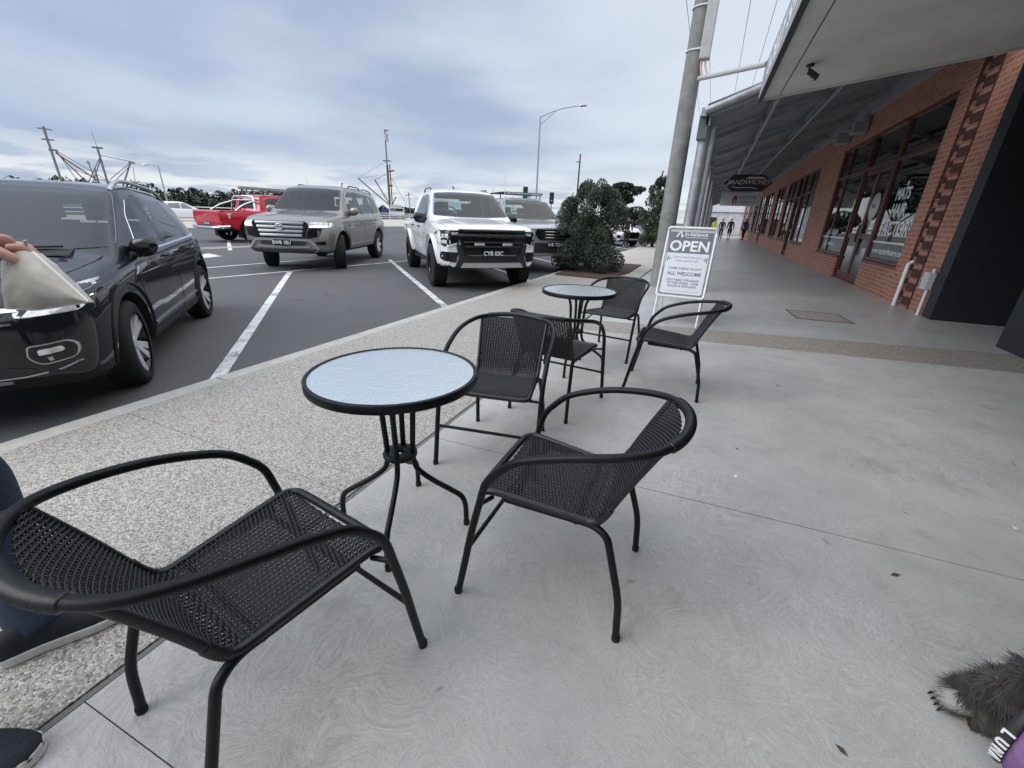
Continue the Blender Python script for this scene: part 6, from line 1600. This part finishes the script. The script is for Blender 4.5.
def walker(label, x, y, rz, h, top, legs, stride=.22, skirt=False, hair='hair'):
    t = thing('person', label, 'person', (x, y, 0), rz, 'people walking under the verandah'); k = h/1.72
    S = lambda *p: V(p)*k
    body = Chain()
    pel = body.add([S(0, 0, .93)], [(.13*k, .10*k)]); ch = body.add([S(0, .01, 1.12), S(0, .0, 1.32), S(0, -.01, 1.45)], [(.12*k, .09*k), (.15*k, .10*k), (.09*k, .07*k)], pel)
    body.add([S(0, .01, 1.51), S(0, .025, 1.58), S(0, .015, 1.67)], [.05*k, .078*k, .075*k], ch)
    for s in (1, -1):
        body.add([S(s*.09, 0, .86), S(s*.10, s*stride*.5+.03, .48), S(s*.10, s*stride-.03, .08), S(s*.10, s*stride+.10, .04)], [.085*k, .058*k, .040*k, .035*k], pel)
        body.add([S(s*.18, 0, 1.42), S(s*.235, -.02-s*.06, 1.15), S(s*.24, .05-s*.12, .92), S(s*.24, .08-s*.13, .83)], [.055*k, .042*k, .033*k, .035*k], ch)
    bd = body.make('body', M['skin'], t)
    shirt = Chain(); p = shirt.add([S(0, 0, .90)], [(.15*k, .12*k)]); c = shirt.add([S(0, .01, 1.12), S(0, 0, 1.32), S(0, -.01, 1.44)], [(.14*k, .11*k), (.165*k, .12*k), (.10*k, .085*k)], p)
    for s in (1, -1): shirt.add([S(s*.18, 0, 1.42), S(s*.238, -.02-s*.06, 1.15), S(s*.242, .045-s*.115, .95)], [.068*k, .055*k, .046*k], c)
    shirt.make('jacket', top, bd)
    tr = Chain(); p = tr.add([S(0, 0, .92)], [(.14*k, .11*k)])
    for s in (1, -1): tr.add([S(s*.09, 0, .86), S(s*.10, s*stride*.5+.03, .48)] + ([] if skirt else [S(s*.10, s*stride-.03, .12)]), [.098*k, .072*k] + ([] if skirt else [.058*k]), p)
    tr.make('trousers', legs, bd)
    hr = Chain(); hr.add([S(0, -.005, 1.60), S(0, .0, 1.66), S(0, -.02, 1.71)], [.078*k, .084*k, .07*k]); hr.make('hair', M[hair], bd)
    for s in (1, -1):
        f = MB(); X = Matrix.Translation(S(s*.10, s*stride+.03, .045)); ring = [[(.045*cos(a)*w*k, yy*k, .045*sin(a)*w*k) for a in [2*pi*j/10 for j in range(10)]] for yy, w in ((-.10, .4), (-.08, 1), (.06, 1), (.16, .8), (.18, .3))]
        f.grid([r[::-1] for r in ring], closed=True, M=X); f.build('shoe', M['shoe'], bd)
    fc = MB()
    for s in (1, -1): fc.lathe([(.0, .012), (.008, .008), (.012, 0)], 8, M=frame(S(s*.030, .102, 1.625), (1, 0, 0), (0, 0, 1)))
    fc.build('eyes', M['plastic'], bd); return t
dk = mat('dark_jacket', (.02, .02, .025), .9); bl = mat('bright_blue_jacket', (.02, .06, .30), .8); gr = mat('grey_top', (.3, .3, .32), .9); hv = mat('lime_top', (.45, .5, .08), .8)
walker('person in a black jacket and shorts walking away under the verandah', 1.50, 42.6, R(8), 1.74, dk, dk, skirt=True)
walker('person in dark clothes walking beside the one in shorts', .85, 43.4, R(-8), 1.70, dk, dk, -.2)
walker('person in a bright blue jacket standing against the shop front', 2.72, 44.5, R(30), 1.78, bl, M['denim'], .1)
walker('person in a lime top far along the covered footpath', .25, 50, R(170), 1.66, hv, dk, .15)
walker('person in dark clothing standing by the white car just right of the big shrub', -3.75, 22.2, R(200), 1.5, dk, dk, .1)

KPOS = (-1.578, .503, 1.138)
def standing_person():
    t = thing('person', 'person at the left edge in dark jeans and black shoes, hand holding a pale bag', 'person', (0, 0, 0))
    P = V
    hipL, hipR = P((-1.74, .07, .90)), P((-1.58, -.01, .90)); pel = P((-1.66, .03, .95))
    F = V((.40, .9165, 0)); K = P(KPOS)
    b = Chain()
    i = b.add([pel], [(.15, .12)]); c = b.add([pel+V((.02, .0, .2)), pel+V((.03, .01, .40)), pel+V((.03, .01, .50))], [(.14, .11), (.17, .12), (.11, .09)], i)
    hd = b.add([pel+V((.05, .03, .58)), pel+V((.08, .06, .66)), pel+V((.08, .06, .76))], [.055, (.075, .085), (.072, .085)], c)
    # legs
    b.add([hipL, P((-1.80, .20, .66)), P((-1.835, .30, .50)), P((-1.80, .285, .34)), P((-1.71, .258, .18)), P((-1.642, .25, .07)), P((-1.605, .31, .04))], [.095, .08, .060, .052, .042, .032, .022], i)
    b.add([hipR, P((-1.51, .04, .66)), P((-1.455, .055, .48)), P((-1.452, .035, .22)), P((-1.46, -.01, .08)), P((-1.39, .03, .04))], [.095, .08, .062, .05, .038, .026], i)
    # far arm hangs, near arm reaches forward with the bag
    b.add([pel+V((-.15, .07, .44)), pel+V((-.20, .10, .18)), pel+V((-.18, .16, -.05)), pel+V((-.17, .18, -.14))], [.055, .045, .034, .03], c)
    Fh = V((.42, .88, -.14)).normalized(); Up = V((.10, .16, .98)); Up = (Up-Fh*Up.dot(Fh)).normalized(); Sd = Fh.cross(Up).normalized()
    wrist = K-Fh*.088
    w = b.add([pel+V((.19, -.08, .44)), P((-1.63, .17, 1.11)), wrist-Fh*.06, wrist], [.055, .044, .034, (.030, .022)], c)
    palm = b.add([wrist+Fh*.045], [(.038, .016)], w)
    kn = b.add([K-Fh*.008], [(.038, .014)], palm)
    bd = b.make('body', M['skin'], t)
    # fingers, each its own chain rooted inside the palm, curling down round the top of the bag
    for n, (o, L, cu) in enumerate(((.031, .92, .95), (.0105, 1.05, 1.0), (-.0105, .98, 1.08), (-.031, .80, 1.15))):
        f = Chain(); d = Fh; p = K-Fh*.03+Sd*o; pts = [p, K+Sd*o+Up*.003]; rad = [.0085, .0105]; p = pts[-1]; ang = 0
        for s, a, r in ((.038, 48, .0088), (.025, 66, .0080), (.019, 48, .0068)):
            ang += a*cu; dd = Fh*cos(R(ang))-Up*sin(R(ang)); p = p+dd*s*L+Sd*(-o*.12); pts.append(p); rad.append(r)
        f.add(pts, rad); fo = f.make('finger', M['skin'], bd)
        nb = MB(); tip = pts[-1]; dd = (pts[-1]-pts[-2]).normalized(); outn = (Sd.cross(dd)).normalized(); outn = outn if outn.dot(Fh) > 0 else -outn
        nb.lathe([(.0, .001), (.0042, .0008), (.005, 0)], 10, M=frame(tip-dd*.004+outn*.0072, Sd, dd)); nb.build('nail', mat('nail', (.70, .45, .38), .3) if n == 0 else bpy.data.materials['nail'], fo)
    th = Chain(); th.add([wrist+Fh*.030+Sd*.020, wrist+Fh*.052+Sd*.046-Up*.012, wrist+Fh*.085+Sd*.050-Up*.030, wrist+Fh*.112+Sd*.040-Up*.040], [.013, .0135, .0115, .0088]); th.make('thumb', M['skin'], bd)
    # clothes
    j = Chain(); a = j.add([pel], [(.17, .14)]); cc = j.add([pel+V((.02, 0, .2)), pel+V((.03, .01, .40)), pel+V((.03, .01, .49))], [(.16, .13), (.19, .14), (.12, .10)], a)
    j.add([pel+V((.19, -.08, .44)), P((-1.63, .17, 1.11)), wrist-Fh*.11], [.072, .058, .046], cc); j.add([pel+V((-.15, .07, .44)), pel+V((-.20, .10, .18)), pel+V((-.18, .16, -.04))], [.072, .058, .046], cc); j.make('jumper', M['jumper'], bd)
    q = Chain(); a = q.add([pel+V((0, 0, -.03))], [(.16, .13)])
    q.add([hipL, P((-1.80, .20, .66)), P((-1.835, .30, .50)), P((-1.80, .285, .34)), P((-1.71, .258, .18)), P((-1.642, .252, .07)), P((-1.628, .262, .045))], [.115, .098, .080, .074, .070, .080, .078], a)
    q.add([hipR, P((-1.51, .04, .66)), P((-1.455, .055, .48)), P((-1.452, .035, .22)), P((-1.452, .02, .085))], [.115, .095, .080, .074, .074], a); q.make('jeans', M['denim'], bd, 3)
    hr = Chain(); hc = pel+V((.08, .06, .73)); hr.add([hc+V((-.02, -.015, -.05)), hc+V((-.015, -.01, .01)), hc+V((0, 0, .05))], [(.08, .09), (.085, .095), (.07, .08)]); hr.make('hair', M['hair'], bd)
    fc = MB(); nn = pel+V((.08, .06, .69))+F*.078; fc.lathe([(.001, .028), (.010, .018), (.016, -.01)], 10, M=frame(nn, (F.y, -F.x, 0), (0, 0, 1))); fc.build('nose', M['skin'], bd)
    for s in (1, -1):
        sd = V((F.y, -F.x, 0))
        e = MB(); e.lathe([(.0, .008), (.008, .006), (.013, -.004)], 10, M=frame(pel+V((.08, .06, .715))+F*.072+sd*s*.031, (F.y, -F.x, 0), (0, 0, 1))); e.build('eye', M['plastic'], bd)
        e = MB(); e.lathe([(.0, .012), (.016, .012), (.026, 0)], 12, M=frame(pel+V((.075, .056, .69))+sd*s*.078, F*s, (0, 0, 1))); e.build('ear', M['skin'], bd)
    e = MB(); e.tube([pel+V((.08, .06, .635))+F*.078+V((F.y, -F.x, 0))*a for a in (-.024, 0, .024)], [.003, .006, .003], 6); e.build('mouth', mat('lips', (.42, .16, .14), .5), bd)
    # shoes: rounded knit uppers on pale soles
    for heel, toe, ln in (((-1.652, .150), (-1.530, .418), 1), ((-1.497, -.05), (-1.243, .092), 1)):
        h = V((*heel, 0)); d = V((*toe, 0))-h; L = d.length; d.normalize(); sd = V((-d.y, d.x, 0))
        wd = [(0, .020), (.03, .034), (.12, .038), (.3, .036), (.55, .043), (.75, .048), (.9, .040), (.97, .026), (1, .008)]
        ht = [(0, .070), (.03, .088), (.12, .105), (.3, .108), (.5, .085), (.7, .066), (.9, .050), (.97, .040), (1, .028)]
        up = MB(); rows = []
        for (f, w), (_, z) in zip(wd, ht):
            rows.append([h+d*(f*L)+sd*(w*cos(a)*1.0)+V((0, 0, .022+max(0, sin(a))**.7*(z-.022))) for a in [pi*k/12 for k in range(13)]])
        rr = []
        for m_ in range(13): rr.append(smooth_path([r[m_] for r in rows], 4))
        up.grid([[rr[m_][n] for m_ in range(13)] for n in range(len(rr[0]))]); sh = up.build('shoe', M['shoe'], bd)
        so = MB(); out = [h+d*(f*L)+sd*w*1.07 for f, w in wd]; inn = [h+d*(f*L)-sd*w*1.07 for f, w in wd[::-1]]
        poly = fillet([p for p in out+inn], .02, 2); so.prism([(p.x, p.y) for p in out+inn], .001, .034); so.build('sole', M['sole'], sh, bevel=.006)
    return t
standing_person()

def bag():
    A, B, C, D, E = V((-1.602, .477, 1.120)), V((-1.529, .501, 1.130)), V((-1.339, .502, 1.026)), V((-1.492, .460, .997)), V((-1.615, .439, .989))
    n = (C-A).cross(E-A).normalized()
    if n.x < 0: n = -n
    rows = []; back = []
    N = 18
    for i in range(N+1):
        u = i/N; top = A.lerp(B, min(1, u/.35)) if u < .35 else B.lerp(C, (u-.35)/.65); bot = E.lerp(D, min(1, u/.5)) if u < .5 else D.lerp(C, (u-.5)/.5)
        r1 = []; r2 = []
        for j in range(N+1):
            v = j/N; p = top.lerp(bot, v); s = (max(0, sin(pi*min(1, max(0, u*.9+.06)))*sin(pi*(v*.82+.16))))**.6*.030
            wr = .007*(abs(mnoise.noise(p*17))-.25)+.004*mnoise.noise(V((p.x*40, p.y*40, p.z*12)))+.0015*mnoise.noise(p*90)
            r1.append(p+n*(s+wr+.001)); r2.append(p-n*(s*.8-wr+.001))
        rows.append(r1); back.append(r2)
    t = thing('carry_bag', 'pale translucent folded bag held by its twisted neck in the hand at left', 'bag', (0, 0, 0))
    m = mat('pale_bag', (.56, .53, .455), .5, alt=(.36, .335, .285), vscale=9); m.node_tree.nodes['Principled BSDF'].inputs['Transmission Weight'].default_value = .0
    b = MB(); b.grid(rows); b.grid([r[::-1] for r in back])
    b.grid([[rows[i][0], back[i][0]] for i in range(N+1)]); b.grid([[back[i][N], rows[i][N]] for i in range(N+1)]); b.grid([[back[0][j], rows[0][j]] for j in range(N+1)]); b.build('pouch', m, t)
    b = MB(); b.tube([p+n*.002 for p in smooth_path([E, (E+D)/2, D, C], 5)], .0022, 6); b.tube([p+n*.003 for p in smooth_path([B, (B+C)/2, C], 4)], .0026, 6); b.build('seam', M['white'], t)
    g = (A+B)/2+V((.02, .008, 0)); b = MB(); b.tube(smooth_path([g+V((-.012, -.004, -.03))+n*.012, g+V((-.004, 0, .0))+n*.010, g+V((-.004, .0, .022)), g+V((.0, .0, .032))], 5), [.007, .006, .005, .0045, .004, .004, .004, .004, .004, .004, .004, .004, .004, .004, .004, .003], 8); b.build('twisted_neck', m, t)
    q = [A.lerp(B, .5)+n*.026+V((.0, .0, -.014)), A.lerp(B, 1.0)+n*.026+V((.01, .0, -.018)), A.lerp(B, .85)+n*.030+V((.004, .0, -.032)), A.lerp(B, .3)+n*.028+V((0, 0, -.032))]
    b = MB(); b.add(q, [(0, 1, 2, 3)]); b.build('opening_shade', mat('bag_shadowed_inside', (.10, .075, .06), .8), t)  # flat dark quad, its colour stands in for the shade inside the slot
bag()

# ------------------------------------------------------------------ dog at the right edge, lying with a foreleg stretched out
def dog():
    P0 = (.838, 1.205, 0)
    t = thing('dog', 'shaggy dark grey dog lying at the lower right edge, pale forepaw stretched out', 'dog', P0); t.scale = (1.22, 1.22, 1.22)
    D = V((1, .05, 0)).normalized(); S = V((D.y, -D.x, 0)); Z = V((0, 0, 1))
    at = lambda a, s, z: D*a+S*s+Z*z
    b = Chain()
    sh = b.add([at(.120, .085, .155)], [(.104, .108)]); b.add([at(.062, .095, .135)], [(.092, .092)], sh)
    pv = b.add([at(.28, .085, .155), at(.40, .085, .145), at(.50, .085, .130)], [(.100, .105), (.095, .10), (.085, .09)], sh)
    b.add([at(.58, .07, .08), at(.66, .02, .04), at(.70, -.06, .03)], [.030, .022, .014], pv)
    nk = b.add([at(.105, .09, .265), at(.115, .10, .345)], [(.062, .066), (.066, .062)], sh)
    b.add([at(.125, .165, .350), at(.133, .225, .325), at(.136, .255, .318)], [(.054, .050), (.038, .034), (.026, .024)], nk)
    for s0, far in ((.0, 1), (.185, 0)):
        o = 0 if far else .045
        b.add([at(.105+o, .085+(s0-.085)*.75, .135), at(.080+o, s0, .072), at(.050+o, s0, .046), at(.018+o, s0, .034), at(-.004+o, s0, .026)], [.056, .045, .036, .033, .024], sh)
    for s0 in (-.02, .19): b.add([at(.47, s0, .085), at(.37, s0*1.1, .085), at(.46, s0*1.15, .03), at(.37, s0*1.15, .024)], [.075, .05, .03, .026], pv)
    M['dogcoat'] = mat('dark_grey_coat', (.022, .019, .019), .9, alt=(.105, .094, .088), vscale=20); M['dogpale'] = mat('pale_paw_fur', (.50, .485, .45), .9, alt=(.30, .285, .265), vscale=30)
    bd = b.make('body', M['dogcoat'], t)
    me = bd.data; rnd = random.Random(2); polys = [p for p in me.polygons]; ar = [p.area*(3.2 if p.center.dot(D) < .22 else .55) for p in polys]
    fur = MB(); pale = MB()
    def hair(p, n, L, w, dst, comb):
        wob = V((mnoise.noise(p*22), mnoise.noise(p*22+V((7, 3, 1))), mnoise.noise(p*22+V((2, 9, 4)))))
        d = n*.08+comb+wob*.7+V((rnd.uniform(-.16, .16), rnd.uniform(-.16, .16), rnd.uniform(-.16, .16))); d = (d-n*min(0, d.dot(n))+n*.08).normalized(); s = d.cross(n)
        if s.length < 1e-4: return
        s = s.normalized()*w; m_ = p+d*L*.5+n*L*.07; e = p+d*L-Z*L*.10+n*L*.02
        if e.z < .002: e.z = .002
        if m_.z < .002: m_.z = .002
        dst.add([p-s, p+s, m_+s*.8, m_-s*.8, e], [(0, 1, 2, 3), (3, 2, 4)], 0, True)
    for p in rnd.choices(polys, ar, k=95000):
        v = [me.vertices[i].co for i in p.vertices]; a, c = rnd.random(), rnd.random()
        q = v[0].lerp(v[1], a).lerp(v[3 if len(v) > 3 else 2].lerp(v[2], a), c); n = p.normal
        al = q.dot(D); la = q.dot(S); 
        dq = q-at(.075, .09, .145)
        if dq.length < .15:
            th_ = math.degrees(atan2(dq.dot(S), -dq.dot(D)))
            if 27 < th_ < 70 or 94 < th_ < 110: continue
        if al < .036 and la < .05 and q.z < .064: hair(q, n, rnd.uniform(.010, .018), .0010, pale, -D*.6-Z*.2)
        elif al < .12 and q.z < .11: hair(q, n, rnd.uniform(.022, .045), .0011, fur, D*.30-Z*.75)
        else: hair(q, n, rnd.uniform(.03, .055), .0011, fur, D*.8-Z*.5)
    fur.build('coat', M['dogcoat'], bd); pale.build('paw_fur', M['dogpale'], bd)
    for s0, o in ((0, 0), (.185, .045)):
        for q in (-.018, -.006, .006, .018):
            k = MB(); k.tube([at(-.004+o, s0+q, .016), at(-.012+o, s0+q*1.1, .010), at(-.015+o, s0+q*1.1, .003)], [.0036, .0028, .001], 6); k.build('claw', M['gloss_black'], bd)
    k = MB(); k.lathe([(.001, .016), (.010, .012), (.014, 0)], 12, M=frame(at(.137, .272, .318), D, Z)); k.build('nose', M['gloss_black'], bd)
    for s in (1, -1):
        k = MB(); k.lathe([(.0, .008), (.006, .006), (.009, 0)], 10, M=frame(at(.130+s*.034, .205, .368), D, Z)); k.build('eye', M['gloss_black'], bd)
        k = MB(); rows = [[at(.122+s*(.045+.020*f), .125+.028*g, .392-.075*f) for g in (-1, -.5, 0, .5, 1)] for f in (0, .35, .7, 1.0)]; k.grid(rows); k.grid([[p+D*s*.006 for p in r] for r in rows]); k.build('ear', M['dogcoat'], bd)
    h = thing('dog_harness', 'purple dog harness with white capital letters and a black strap', 'harness', P0); h.scale = (1.22, 1.22, 1.22)
    pur = mat('purple_webbing', (.22, .12, .27), .9, var=.2, vscale=60)
    CC = at(.075, .09, .145)
    def sph(th, ph, r): th, ph = R(th), R(ph); d = -D*cos(th)*cos(ph)+S*sin(th)*cos(ph)+Z*sin(ph); return CC+d*r, d
    def strap(t0, t1, p0, p1, r, m, nm, th=.005):
        k = MB(); rows = []
        for a in range(33):
            ph = lerp(p0, p1, a/32); row = [sph(t0, ph, r-.010)[0]]
            for q in range(9):
                t = lerp(t0, t1, q/8); row.append(sph(t, ph, r+th*(1-abs(q/4-1)**4)+.0008*sin(a*2.1+q))[0])
            row.append(sph(t1, ph, r-.010)[0]); rows.append(row)
        k.grid(rows); return k.build(nm, m, h)
    strap(33, 42, -72, 82, .116, M['plastic'], 'name_strap'); strap(42.5, 66, -72, 82, .116, pur, 'chest_pad', .008)
    strap(96, 108, -60, 82, .118, M['plastic'], 'girth_strap')
    k = MB(); k.tube(smooth_path([sph(70, 62, .124)[0], sph(110, 66, .126)[0], at(.20, .09, .270), at(.32, .09, .268)], 6), .011, 8, flat=.5); k.build('back_strap', M['plastic'], h)
    for i, ch in enumerate('LUNA'):
        c, o = sph(37.5, 8-12*i, .1225); t2 = sph(37.5, 7-12*i, .1225)[0]-c; t2.normalize(); yd = o.cross(t2); text(ch, .0235, M['white'], h, frame(c, t2, yd), bold=.03)
dog()
setup_view()
